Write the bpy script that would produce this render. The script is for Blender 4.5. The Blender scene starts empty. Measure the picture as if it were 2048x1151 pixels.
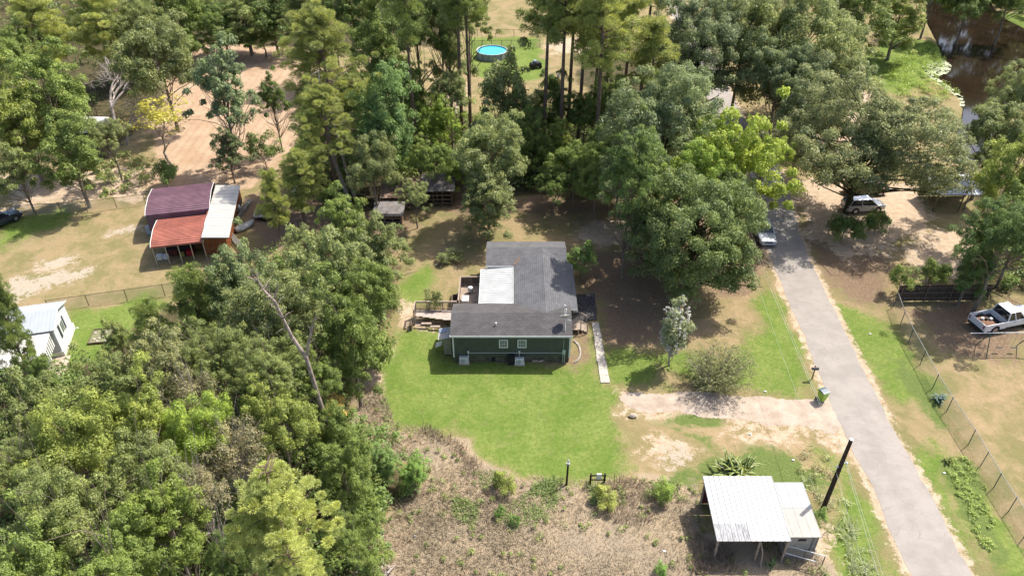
import bpy, bmesh, math, random
import numpy as np
from mathutils import Vector, Matrix, noise as mn

# ------------------------------------------------------------------ camera, light
C = bpy.context.scene
COL = C.collection
H = 43.0; TH = math.radians(36.0); F = 1500.0; CX = 1024.0; CY = 575.5
cam_d = bpy.data.cameras.new('camera'); cam = bpy.data.objects.new('camera', cam_d)
COL.objects.link(cam); C.camera = cam
cam.location = (0, 0, H); cam.rotation_euler = (math.pi/2 - TH, 0, 0)
cam_d.sensor_width = 36.0; cam_d.lens = F/2048*36.0
cam_d.clip_start = 0.5; cam_d.clip_end = 6000
SUN_EL = math.radians(56); SUN_AZ = math.atan2(0.80, 0.60)   # clockwise from +Y towards +X
W = bpy.data.worlds.new('World'); C.world = W; W.use_nodes = True
wn = W.node_tree; sky = wn.nodes.new('ShaderNodeTexSky'); sky.sky_type = 'NISHITA'; sky.sun_disc = False
sky.air_density = 0.8; sky.dust_density = 2.5; sky.ozone_density = 0.3; sky.sun_elevation = SUN_EL; sky.sun_rotation = SUN_AZ
bg = wn.nodes['Background']; bg.inputs[1].default_value = 0.14
wn.links.new(sky.outputs[0], bg.inputs[0])
sd = bpy.data.lights.new('sun', 'SUN'); sd.energy = 3.9; sd.angle = math.radians(0.55); sd.color = (1.0, 0.95, 0.87)
sun = bpy.data.objects.new('sun', sd); COL.objects.link(sun)
SV = Vector((math.sin(SUN_AZ)*math.cos(SUN_EL), math.cos(SUN_AZ)*math.cos(SUN_EL), math.sin(SUN_EL)))
sun.rotation_euler = SV.to_track_quat('Z', 'Y').to_euler(); sun.location = SV*200
C.view_settings.view_transform = 'Standard'; C.view_settings.look = 'None'
C.view_settings.exposure = 1.05; C.view_settings.gamma = 1.0
C.render.resolution_x = 1024; C.render.resolution_y = 575

# ------------------------------------------------------------------ helpers
def G(x, y, h=0.0):
    """photo pixel -> place in the world at height h"""
    r = (x-CX)/F; d = (y-CY)/F
    t = (H-h)/(math.sin(TH)+d*math.cos(TH))
    return Vector((t*r, t*(math.cos(TH)-d*math.sin(TH)), h))
def S(x, y, h=0.0):
    d = (y-CY)/F
    return F*(math.sin(TH)+d*math.cos(TH))/(H-h)

def tag(o, label=None, cat=None, group=None, kind=None):
    if label: o['label'] = label
    if cat: o['category'] = cat
    if group: o['group'] = group
    if kind: o['kind'] = kind
    return o
def empty(name, loc, label, cat, group=None, rz=0.0):
    o = bpy.data.objects.new(name, None); COL.objects.link(o)
    o.location = loc; o.rotation_euler = (0, 0, rz); o.empty_display_size = 0.3
    return tag(o, label, cat, group)
def copy_tree(o, parent=None):
    c = o.copy(); COL.objects.link(c)
    if parent: c.parent = parent
    for ch in list(o.children): copy_tree(ch, c)
    return c

MATS = {}
ALB = 0.81
def mat(name, col, rough=0.8, spec=0.3, metal=0.0, var=0.12, scale=3.0, bump=0.0, col2=None, detail=4, trans=0):
    if name in MATS: return MATS[name]
    m = bpy.data.materials.new(name); m.use_nodes = True; nt = m.node_tree
    b = nt.nodes['Principled BSDF']
    b.inputs['Roughness'].default_value = rough; b.inputs['Metallic'].default_value = metal
    b.inputs['Specular IOR Level'].default_value = spec
    if trans: b.inputs['Transmission Weight'].default_value = trans
    tc = nt.nodes.new('ShaderNodeTexCoord'); n = nt.nodes.new('ShaderNodeTexNoise')
    n.inputs['Scale'].default_value = scale; n.inputs['Detail'].default_value = detail
    n.inputs['Roughness'].default_value = 0.65
    nt.links.new(tc.outputs['Object'], n.inputs['Vector'])
    rmp = nt.nodes.new('ShaderNodeValToRGB')
    col = [c*ALB for c in col]; col2 = [c*ALB for c in col2] if col2 else None
    c1 = [max(0, c*(1-var)) for c in col]; c2 = [min(1, c*(1+var)) for c in col] if col2 is None else col2
    rmp.color_ramp.elements[0].position = 0.34; rmp.color_ramp.elements[1].position = 0.66
    rmp.color_ramp.elements[0].color = (*c1, 1); rmp.color_ramp.elements[1].color = (*c2, 1)
    nt.links.new(n.outputs['Fac'], rmp.inputs[0]); nt.links.new(rmp.outputs[0], b.inputs['Base Color'])
    if bump:
        bp = nt.nodes.new('ShaderNodeBump'); bp.inputs['Strength'].default_value = bump; bp.inputs['Distance'].default_value = 0.05
        n2 = nt.nodes.new('ShaderNodeTexNoise'); n2.inputs['Scale'].default_value = scale*6; n2.inputs['Detail'].default_value = 3
        nt.links.new(tc.outputs['Object'], n2.inputs['Vector'])
        nt.links.new(n2.outputs['Fac'], bp.inputs['Height']); nt.links.new(bp.outputs[0], b.inputs['Normal'])
    MATS[name] = m; return m

class MB:
    def __init__(s): s.v = []; s.f = []
    def add(s, vs, fs):
        n = len(s.v); s.v += [tuple(v) for v in vs]; s.f += [tuple(i+n for i in f) for f in fs]; return s
    def box(s, c, d, rz=0.0, ry=0.0, rx=0.0):
        hx, hy, hz = d[0]/2, d[1]/2, d[2]/2
        M = Matrix.Translation(c) @ Matrix.Rotation(rz, 4, 'Z') @ Matrix.Rotation(ry, 4, 'Y') @ Matrix.Rotation(rx, 4, 'X')
        vs = [M @ Vector((x*hx, y*hy, z*hz)) for x in (-1, 1) for y in (-1, 1) for z in (-1, 1)]
        return s.add(vs, [(0,1,3,2),(4,6,7,5),(0,4,5,1),(2,3,7,6),(0,2,6,4),(1,5,7,3)])
    def bb(s, x0, x1, y0, y1, z0, z1):
        return s.box(((x0+x1)/2, (y0+y1)/2, (z0+z1)/2), (x1-x0, y1-y0, z1-z0))
    def slab(s, pts, t):
        """polygon pts (top face, counter-clockwise) with thickness t downward"""
        n = len(pts); vs = [Vector(p) for p in pts]+[Vector(p)-Vector((0,0,t)) for p in pts]
        fs = [tuple(range(n)), tuple(range(2*n-1, n-1, -1))]
        for i in range(n):
            j = (i+1) % n; fs.append((i, i+n, j+n, j))
        return s.add(vs, fs)
    def tube(s, pts, rad, n=6, cap=True):
        pts = [Vector(p) for p in pts]
        if not hasattr(rad, '__len__'): rad = [rad]*len(pts)
        rings = []; u = None
        for i, p in enumerate(pts):
            d = (pts[min(i+1, len(pts)-1)]-pts[max(i-1, 0)])
            if d.length < 1e-6: d = Vector((0,0,1))
            d.normalize()
            if u is None: u = d.orthogonal().normalized()
            u = (u - d*u.dot(d))
            u = u.normalized() if u.length > 1e-6 else d.orthogonal().normalized()
            w = d.cross(u)
            rings.append([p+(u*math.cos(2*math.pi*k/n)+w*math.sin(2*math.pi*k/n))*rad[i] for k in range(n)])
        vs = [q for r in rings for q in r]; fs = []
        for i in range(len(pts)-1):
            for k in range(n):
                a = i*n+k; b = i*n+(k+1) % n; fs.append((a, b, b+n, a+n))
        if cap: fs.append(tuple(range(n-1, -1, -1))); fs.append(tuple(range(len(vs)-n, len(vs))))
        return s.add(vs, fs)
    def bar(s, a, b, w): return s.tube([a, b], w/1.414, 4)
    def lathe(s, c, prof, n=24):
        c = Vector(c); vs = []; fs = []
        for (r, z) in prof:
            for k in range(n):
                a = 2*math.pi*k/n; vs.append(c+Vector((r*math.cos(a), r*math.sin(a), z)))
        for i in range(len(prof)-1):
            for k in range(n):
                a = i*n+k; b = i*n+(k+1) % n; fs.append((a, b, b+n, a+n))
        fs.append(tuple(range(n-1, -1, -1))); fs.append(tuple(range(len(vs)-n, len(vs))))
        return s.add(vs, fs)
    def build(s, name, m, parent=None, smooth=False, bevel=0.0):
        me = bpy.data.meshes.new(name); me.from_pydata(s.v, [], s.f); me.update()
        if m: me.materials.append(m)
        if bevel:
            bm = bmesh.new(); bm.from_mesh(me)
            bmesh.ops.bevel(bm, geom=bm.edges[:], offset=bevel, segments=2, affect='EDGES', clamp_overlap=True)
            bm.to_mesh(me); bm.free()
        if smooth: me.polygons.foreach_set('use_smooth', [True]*len(me.polygons))
        o = bpy.data.objects.new(name, me); COL.objects.link(o)
        if parent: o.parent = parent
        return o

def raw_mesh(name, co, faces_n, idx, m):
    """quick mesh from numpy arrays; faces all of size faces_n"""
    me = bpy.data.meshes.new(name); nf = len(idx)//faces_n
    me.vertices.add(len(co)); me.vertices.foreach_set('co', co.astype(np.float32).ravel())
    me.loops.add(len(idx)); me.loops.foreach_set('vertex_index', idx.astype(np.int32))
    me.polygons.add(nf); me.polygons.foreach_set('loop_start', (np.arange(nf)*faces_n).astype(np.int32))
    me.update(calc_edges=True); me.materials.append(m)
    return me
def link_mesh(name, me, parent=None):
    o = bpy.data.objects.new(name, me); COL.objects.link(o)
    if parent: o.parent = parent
    return o

# ------------------------------------------------------------------ ground
def V2(l, h=0): return [(G(x, y, h).x, G(x, y, h).y) for x, y in l]
def poly_sd(px, py, poly):
    """signed distance (negative inside), vectorised"""
    d = np.full(px.shape, 1e9); ins = np.zeros(px.shape, bool); n = len(poly)
    for i in range(n):
        ax, ay = poly[i]; bx, by = poly[(i+1) % n]
        ex, ey = bx-ax, by-ay; wx, wy = px-ax, py-ay
        t = np.clip((wx*ex+wy*ey)/(ex*ex+ey*ey+1e-9), 0, 1)
        d = np.minimum(d, (wx-t*ex)**2+(wy-t*ey)**2)
        c = ((ay <= py) != (by <= py)) & (px < (bx-ax)*(py-ay)/((by-ay) if abs(by-ay) > 1e-9 else 1e-9)+ax)
        ins ^= c
    d = np.sqrt(d); return np.where(ins, -d, d)
def mask(px, py, polys, soft):
    m = np.zeros(px.shape)
    for p in polys: m = np.maximum(m, np.clip(0.5-poly_sd(px, py, V2(p))/soft, 0, 1))
    return m

GREEN = [[(765,800),(775,700),(800,650),(880,668),(905,725),(1141,725),(1168,708),(1168,655),(1186,650),(1200,766),(1232,792),(1248,860),(1250,940),(1190,948),(1040,948),(965,930),(930,882),(880,850),(800,838)],
         [(1205,700),(1290,712),(1330,745),(1360,760),(1610,790),(1625,745),(1565,610),(1530,565),(1515,600),(1500,690),(1440,720),(1370,700),(1300,720)],
         [(1645,880),(1668,900),(1692,960),(1750,1060),(1800,1151),(1815,1200),(1655,1200),(1650,1070),(1660,960)],
         [(1652,600),(1720,610),(1800,680),(1868,770),(1850,800),(1790,800),(1725,725)], [(1195,680),(1240,690),(1340,720),(1320,770),(1230,770),(1210,735)],
         [(1800,900),(1860,880),(1900,920),(1890,990),(1930,1080),(1940,1151),(1900,1080)],
         [(1880,900),(1930,900),(2048,1110),(2048,1180),(1990,1160),(1935,1060),(1890,970)],
         [(930,75),(1080,75),(1090,140),(1050,170),(930,140)],
         [(805,560),(850,530),(890,560),(850,610),(810,620)],
         [(145,620),(320,590),(330,640),(200,760),(120,740)],
         [(0,445),(90,430),(150,400),(130,450),(60,480),(0,500)],
         [(1740,100),(1800,70),(1880,90),(1885,140),(1850,160),(1800,190),(1750,180),(1725,140)],
         [(1990,20),(2100,40),(2100,110),(2040,85)], [(0,150),(60,150),(60,90),(0,90)]]
DRY = [[(1240,800),(1250,860),(1290,925),(1370,945),(1440,895),(1500,890),(1560,930),(1640,925),(1690,890),(1670,850)], [(1375,570),(1480,500),(1520,560),(1510,640),(1440,700),(1370,660)],
       [(1150,420),(1250,400),(1290,470),(1150,480)], [(1960,780),(2048,760),(2048,860),(1980,850)]]
STRAW = [[(700,760),(765,775),(790,845),(870,858),(925,888),(965,935),(1040,952),(1190,955),(1400,962),(1410,1080),(1560,1100),(1645,1100),(1660,1200),(700,1200),(760,1060),(800,1000),(860,950),(735,860)]]
DIRT = [[(1236,790),(1262,835),(1330,845),(1420,848),(1560,862),(1690,876),(1670,860),(1430,825),(1270,820)], [(1440,865),(1560,868),(1600,885),(1500,890)], [(1280,870),(1330,880),(1400,912),(1330,925),(1285,905)],
        [(690,700),(775,700),(768,775),(720,800),(690,790)],
        [(1525,362),(1700,362),(1850,380),(1850,470),(1700,520),(1620,470),(1600,410),(1535,410)],
        [(1820,470),(1920,440),(2000,520),(1850,560)], [(1150,470),(1250,430),(1290,470),(1200,490)],
        [(0,350),(290,340),(290,400),(170,400),(0,420)],
        [(1560,1050),(1650,1070),(1655,1130),(1560,1110)], [(870,150),(930,170),(925,260),(880,250)],
        [(1095,78),(1190,75),(1200,104),(1100,108)], [(1640,160),(1740,190),(1720,300),(1560,330),(1540,250)],
        [(800,590),(850,640),(900,660),(880,670),(820,655)]]
LITTER = [[(1160,500),(1290,500),(1370,560),(1360,640),(1300,700),(1205,700),(1190,600),(1155,560)],
          [(1600,430),(1780,470),(1760,600),(1700,590),(1650,560)], [(1800,605),(2048,610),(2048,720),(1900,700)],
          [(1290,400),(1370,400),(1530,480),(1500,580),(1380,590),(1290,510)],
          [(470,400),(650,380),(780,430),(840,450),(740,520),(540,500)], [(860,395),(1240,385),(1240,425),(900,420)],
          [(1480,300),(1540,320),(1530,500),(1490,500)], [(1140,655),(1165,655),(1166,708),(1142,722)]]
FIELD = [[(345,110),(420,92),(560,92),(600,130),(600,300),(560,335),(500,380),(300,385),(300,250),(330,200)]]
GRAVEL = [[(15,590),(30,560),(100,545),(185,540),(160,560),(70,590),(30,600)], [(75,525),(130,510),(150,530),(90,540)],
          [(232,455),(275,450),(270,465),(235,465)], [(1290,925),(1330,890),(1400,920),(1330,950)]]
FOREST = [[(-300,760),(200,720),(330,620),(420,560),(560,520),(700,450),(790,500),(800,600),(740,700),(690,760),(720,860),(800,960),(760,1060),(690,1200),(-300,1300)],
          [(590,150),(930,230),(1230,230),(1520,260),(1530,330),(1300,380),(1220,395),(900,385),(760,430),(600,390)],
          [(-200,-40),(900,-40),(900,90),(590,100),(430,80),(330,110),(330,200),(200,330),(0,330),(-200,300)],
          [(1150,110),(1400,90),(1420,200),(1280,270),(1180,240)], [(1940,380),(2100,380),(2100,600),(1960,590)]]
WEEDG = [[(1340,860),(1365,862),(1410,890),(1440,915),(1425,920),(1380,890)], [(1390,930),(1520,895),(1600,930),(1640,990),(1560,955),(1400,965)], [(1820,720),(1860,790),(1900,850),(1870,860),(1800,760)], [(1880,930),(1930,900),(1975,960),(1985,1030),(1990,1160),(1940,1060)], [(1440,940),(1500,930),(1640,950),(1640,990),(1400,950)],
         [(1350,945),(1420,965),(1400,985),(1300,985)], [(1310,850),(1400,822),(1440,835),(1440,862),(1350,850)]]
POND = [(1850,-60),(1855,40),(1880,90),(1890,120),(1850,128),(1860,150),(1915,185),(1930,200),(1925,240),(1905,290),(1915,320),(1960,330),(2000,240),(2060,200),(2150,150),(2150,90),(2060,60),(2000,30),(1960,-30),(1940,-60)]
PONDW = V2(POND)

xs = np.concatenate([-np.geomspace(1500, 115, 14)[:-1], np.arange(-115, 115.1, 0.5), np.geomspace(115, 1500, 14)[1:]])
ys = np.concatenate([np.linspace(-400, 12, 10)[:-1], np.arange(15, 190.1, 0.5), np.geomspace(195, 3000, 16)])
PX, PY = np.meshgrid(xs, ys); px = PX.ravel(); py = PY.ravel()
def vnoise(x, y, sc, seed):
    """cheap smooth value noise"""
    x = x/sc+seed*17.3; y = y/sc+seed*9.1
    xi = np.floor(x).astype(np.int64); yi = np.floor(y).astype(np.int64); fx = x-xi; fy = y-yi
    fx = fx*fx*(3-2*fx); fy = fy*fy*(3-2*fy)
    def h(a, b):
        n = (a*374761393+b*668265263+seed*974634777) & 0x7fffffff
        n = ((n ^ (n >> 13))*1274126177) & 0x7fffffff
        return ((n ^ (n >> 16)) & 0xffff)/65535.0
    return (h(xi, yi)*(1-fx)+h(xi+1, yi)*fx)*(1-fy)+(h(xi, yi+1)*(1-fx)+h(xi+1, yi+1)*fx)*fy
wx = px+(vnoise(px, py, 3, 1)-.5)*2.2+(vnoise(px, py, 1.1, 2)-.5)*0.8
wy = py+(vnoise(px, py, 3, 3)-.5)*2.2+(vnoise(px, py, 1.1, 4)-.5)*0.8
m_green = mask(wx, wy, GREEN, 2.6); m_dry = mask(wx, wy, DRY, 5); m_straw = mask(wx, wy, STRAW, 1.2); m_dirt = mask(wx, wy, DIRT, 3.5)
m_litter = mask(wx, wy, LITTER, 4); m_field = mask(wx, wy, FIELD, 1.5); m_gravel = mask(wx, wy, GRAVEL, 2.5); m_forest = mask(wx, wy, FOREST, 3)
m_weed = mask(wx, wy, WEEDG, 2.0)
m_pond = np.clip(0.5-poly_sd(px, py, PONDW)/2.0, 0, 1)
ROADC = [(1960,1290),(1885,1151),(1840,1060),(1789,955),(1740,866),(1708,800),(1674,720),(1631,628),(1602,564),(1581,519),(1565,475),(1553,424),(1543,380),(1525,330),(1495,285),(1462,240),(1440,195),(1425,155),(1400,110),(1380,60),(1352,5),(1330,-40)]
RC = [G(x, y) for x, y in ROADC]
rd = np.full(px.shape, 1e9)
for a, b in zip(RC[:-1], RC[1:]):
    ex, ey = b.x-a.x, b.y-a.y; ux, uy = px-a.x, py-a.y
    t = np.clip((ux*ex+uy*ey)/(ex*ex+ey*ey), 0, 1)
    rd = np.minimum(rd, np.hypot(ux-t*ex, uy-t*ey))
m_edge = np.clip(1.0-(rd-2.2)/0.7, 0, 1)              # worn strip beside the asphalt
m_dirt = np.maximum(m_dirt, m_edge*0.7)
pz = (vnoise(px, py, 9, 5)-.5)*0.16+(vnoise(px, py, 2.2, 6)-.5)*0.05
flat = np.clip((rd-2.2)/2.5, 0, 1)
for pl_ in ([(1230,785),(1700,795),(1700,870),(1240,835)], [(1520,365),(1800,378),(1800,445),(1520,415)], [(1175,580),(1205,640),(1225,770),(1190,775),(1140,650)]):
    flat = np.minimum(flat, np.clip(poly_sd(px, py, V2(pl_))/2.0, 0, 1))
pz = pz*flat - 0.03 - m_pond*0.9
far = (np.abs(px) > 115) | (py > 190) | (py < 15); pz[far] = -0.05

def nz(nt, sc, det=4, rough=0.6, vec=None, dist=0.0):
    n = nt.nodes.new('ShaderNodeTexNoise'); n.inputs['Scale'].default_value = sc; n.inputs['Detail'].default_value = det
    n.inputs['Roughness'].default_value = rough; n.inputs['Distortion'].default_value = dist
    if vec is not None: nt.links.new(vec, n.inputs['Vector'])
    return n.outputs['Fac']
def mth(nt, op, a, b=None, c=None):
    n = nt.nodes.new('ShaderNodeMath'); n.operation = op
    for i, v in enumerate((a, b, c)):
        if v is None: continue
        if isinstance(v, (int, float)): n.inputs[i].default_value = v
        else: nt.links.new(v, n.inputs[i])
    return n.outputs[0]
def sstep(nt, v, lo, hi):
    n = nt.nodes.new('ShaderNodeMapRange'); n.interpolation_type = 'SMOOTHSTEP'
    n.inputs['From Min'].default_value = lo; n.inputs['From Max'].default_value = hi
    nt.links.new(v, n.inputs['Value']); return n.outputs[0]
def mixc(nt, fac, a, b):
    n = nt.nodes.new('ShaderNodeMix'); n.data_type = 'RGBA'
    if isinstance(fac, (int, float)): n.inputs['Factor'].default_value = fac
    else: nt.links.new(fac, n.inputs['Factor'])
    for k, v in (('A', a), ('B', b)):
        s = [i for i in n.inputs if i.name == k and i.type == 'RGBA'][0]
        if isinstance(v, tuple): s.default_value = (*v, 1)
        else: nt.links.new(v, s)
    return [o for o in n.outputs if o.type == 'RGBA'][0]

def ground_material():
    # base colours below are scaled to real albedo by the last multiply
    m = bpy.data.materials.new('ground_cover'); m.use_nodes = True; nt = m.node_tree
    b = nt.nodes['Principled BSDF']; b.inputs['Roughness'].default_value = 0.95; b.inputs['Specular IOR Level'].default_value = 0.1
    tc = nt.nodes.new('ShaderNodeTexCoord'); P = tc.outputs['Object']
    N0 = nz(nt, 0.09, 3, 0.5, P); N1 = nz(nt, 0.35, 5, 0.62, P, 0.6); N2 = nz(nt, 1.6, 5, 0.65, P, 0.3); N3 = nz(nt, 7.0, 4, 0.7, P); N4 = nz(nt, 22.0, 2, 0.6, P)
    ch = {}
    for an, names in (('m1', 'green dirt litter straw'.split()), ('m2', 'field gravel forest weed'.split()), ('m3', 'dry - - -'.split())):
        a = nt.nodes.new('ShaderNodeAttribute'); a.attribute_name = an
        sp = nt.nodes.new('ShaderNodeSeparateColor'); nt.links.new(a.outputs['Color'], sp.inputs[0])
        for k, nm in enumerate(names[:3]): ch[nm] = sp.outputs[k]
        ch[names[3]] = a.outputs['Alpha']
    jit = mth(nt, 'ADD', mth(nt, 'MULTIPLY', mth(nt, 'SUBTRACT', N2, 0.5), 1.5), mth(nt, 'MULTIPLY', mth(nt, 'SUBTRACT', N3, 0.5), 1.1))
    jit = mth(nt, 'ADD', jit, mth(nt, 'MULTIPLY', mth(nt, 'SUBTRACT', N1, 0.5), 1.0))
    def fac(nm, amt=0.6, lo=0.3, hi=0.7):
        v = mth(nt, 'MULTIPLY_ADD', jit, amt, ch[nm])
        v = sstep(nt, v, lo, hi)
        return mth(nt, 'MULTIPLY', v, sstep(nt, ch[nm], 0.0, 0.25))
    fine = sstep(nt, N3, 0.32, 0.68); med = sstep(nt, N2, 0.35, 0.65); big = sstep(nt, N1, 0.36, 0.64); vf = sstep(nt, N4, 0.3, 0.7)
    dry_mix = sstep(nt, mth(nt, 'ADD', mth(nt, 'MULTIPLY', N1, 0.6), mth(nt, 'ADD', mth(nt, 'MULTIPLY', N2, 0.25), mth(nt, 'MULTIPLY', N3, 0.25))), 0.46, 0.62)
    dry = mixc(nt, dry_mix, (0.20, 0.195, 0.075), (0.37, 0.28, 0.155))
    dry = mixc(nt, mth(nt, 'MULTIPLY', fine, 0.45), dry, (0.26, 0.19, 0.10))
    dry2 = mixc(nt, dry_mix, (0.26, 0.22, 0.10), (0.44, 0.32, 0.19))
    dry2 = mixc(nt, mth(nt, 'MULTIPLY', fine, 0.5), dry2, (0.30, 0.21, 0.12))
    c = mixc(nt, ch['dry'], dry, dry2)
    gcol = mixc(nt, big, (0.145, 0.22, 0.036), (0.26, 0.30, 0.08))
    gcol = mixc(nt, mth(nt, 'MULTIPLY', fine, 0.55), gcol, (0.185, 0.23, 0.06)); gcol = mixc(nt, mth(nt, 'MULTIPLY', sstep(nt, nz(nt, 0.8, 6, 0.7, P, 1.0), 0.52, 0.68), 0.45), gcol, (0.24, 0.22, 0.10)); gcol = mixc(nt, mth(nt, 'MULTIPLY', vf, 0.3), gcol, (0.08, 0.13, 0.02))
    gcol = mixc(nt, mth(nt, 'MULTIPLY', mth(nt, 'MULTIPLY', med, vf), 0.45), gcol, (0.07, 0.14, 0.018))
    g5 = sstep(nt, nz(nt, 3.2, 8, 0.85, P), 0.42, 0.6); g6 = sstep(nt, nz(nt, 4.1, 8, 0.85, P), 0.5, 0.66)
    gcol = mixc(nt, mth(nt, 'MULTIPLY', g5, 0.5), gcol, (0.075, 0.135, 0.02)); gcol = mixc(nt, mth(nt, 'MULTIPLY', g6, 0.4), gcol, (0.27, 0.30, 0.09))
    c = mixc(nt, mth(nt, 'MULTIPLY', g5, 0.35), c, (0.17, 0.135, 0.065))
    c = mixc(nt, fac('green', 0.7, 0.2, 0.8), c, gcol)
    lit = mixc(nt, fine, (0.17, 0.115, 0.075), (0.31, 0.22, 0.14)); lit = mixc(nt, mth(nt, 'MULTIPLY', vf, 0.35), lit, (0.10, 0.07, 0.05))
    c = mixc(nt, fac('litter', 0.7), c, lit)
    drt = mixc(nt, med, (0.45, 0.335, 0.23), (0.56, 0.44, 0.32)); drt = mixc(nt, mth(nt, 'MULTIPLY', fine, 0.35), drt, (0.33, 0.235, 0.15))
    c = mixc(nt, fac('dirt', 0.9, 0.35, 0.65), c, drt)
    st = mixc(nt, big, (0.31, 0.25, 0.175), (0.41, 0.32, 0.205)); st = mixc(nt, mth(nt, 'MULTIPLY', fine, 0.5), st, (0.27, 0.21, 0.155))
    c = mixc(nt, fac('straw', 0.45), c, st)
    wd = mixc(nt, fine, (0.09, 0.14, 0.035), (0.17, 0.20, 0.06)); c = mixc(nt, fac('weed', 0.8), c, wd)
    gr = mixc(nt, vf, (0.53, 0.45, 0.36), (0.33, 0.27, 0.19)); c = mixc(nt, fac('gravel', 1.3, 0.45, 0.75), c, gr)
    sx = nt.nodes.new('ShaderNodeSeparateXYZ'); nt.links.new(P, sx.inputs[0])
    ph = mth(nt, 'ADD', mth(nt, 'MULTIPLY', sx.outputs[0], 5.6), mth(nt, 'ADD', mth(nt, 'MULTIPLY', sx.outputs[1], 0.12), mth(nt, 'MULTIPLY', N1, 1.2)))
    rows = sstep(nt, mth(nt, 'SINE', ph), -0.2, 0.9)
    fl = mixc(nt, big, (0.40, 0.275, 0.175), (0.47, 0.34, 0.23)); fl = mixc(nt, mth(nt, 'MULTIPLY', mth(nt, 'MULTIPLY', rows, sstep(nt, N2, 0.3, 0.7)), 0.4), fl, (0.30, 0.185, 0.115))
    c = mixc(nt, fac('field', 0.3), c, fl)
    fo = mixc(nt, med, (0.045, 0.05, 0.02), (0.12, 0.09, 0.05)); c = mixc(nt, fac('forest', 0.7), c, fo)
    vm = nt.nodes.new('ShaderNodeVectorMath'); vm.operation = 'SCALE'; vm.inputs['Scale'].default_value = ALB; nt.links.new(c, vm.inputs[0])
    nt.links.new(vm.outputs[0], b.inputs['Base Color'])
    bp = nt.nodes.new('ShaderNodeBump'); bp.inputs['Strength'].default_value = 0.7; bp.inputs['Distance'].default_value = 0.12
    nt.links.new(mth(nt, 'ADD', mth(nt, 'MULTIPLY', N3, 0.7), mth(nt, 'ADD', N2, mth(nt, 'MULTIPLY', N4, 0.3))), bp.inputs['Height'])
    nt.links.new(bp.outputs[0], b.inputs['Normal'])
    return m
nx, ny = len(xs), len(ys)
ii, jj = np.meshgrid(np.arange(nx-1), np.arange(ny-1)); base = (jj*nx+ii).ravel()
idx = np.stack([base, base+1, base+1+nx, base+nx], 1).ravel()
gm = raw_mesh('ground', np.stack([px, py, pz], 1), 4, idx, ground_material())
gm.polygons.foreach_set('use_smooth', [True]*len(gm.polygons))
for nm, chs in (('m1', (m_green, m_dirt, m_litter, m_straw)), ('m2', (m_field, m_gravel, m_forest, m_weed)), ('m3', (m_dry, m_dry*0, m_dry*0, m_dry*0))):
    at = gm.attributes.new(nm, 'FLOAT_COLOR', 'POINT'); at.data.foreach_set('color', np.stack(chs, 1).astype(np.float32).ravel())
g = link_mesh('ground', gm); tag(g, 'wide ground of lawn, dry grass and bare earth under everything', 'ground', kind='structure')

def sheet(name, pts, z, m, sub=0):
    mb = MB(); mb.add([(x, y, z) for x, y in pts], [tuple(range(len(pts)))])
    return mb.build(name, m)
def strip_mesh(name, cl, wfun, z, m, crown=0.0, step=0.5, lift=0.0):
    """road-like strip with five verts across, following a centre line of world points"""
    pts = [cl[0]]
    for a, b in zip(cl[:-1], cl[1:]):
        n = max(1, int((b-a).length/step))
        pts += [a.lerp(b, (k+1)/n) for k in range(n)]
    for _ in range(12): pts = [pts[0]]+[(pts[i-1]+pts[i]*2+pts[i+1])/4 for i in range(1, len(pts)-1)]+[pts[-1]]
    vs = []; fs = []
    for i, p in enumerate(pts):
        d = (pts[min(i+1, len(pts)-1)]-pts[max(0, i-1)]).normalized(); n = Vector((d.y, -d.x, 0))
        for k, u in enumerate((-1, -0.97, -0.5, 0, 0.5, 0.97, 1)):
            w = wfun(i, u)
            zz = z+crown*(1-u*u) if abs(u) < 1 else z-0.09
            q = p+n*u*w; vs.append((q.x, q.y, zz))
    for i in range(len(pts)-1):
        for k in range(6):
            a = i*7+k; fs.append((a, a+1, a+8, a+7))
    return MB().add(vs, fs).build(name, m)
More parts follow.
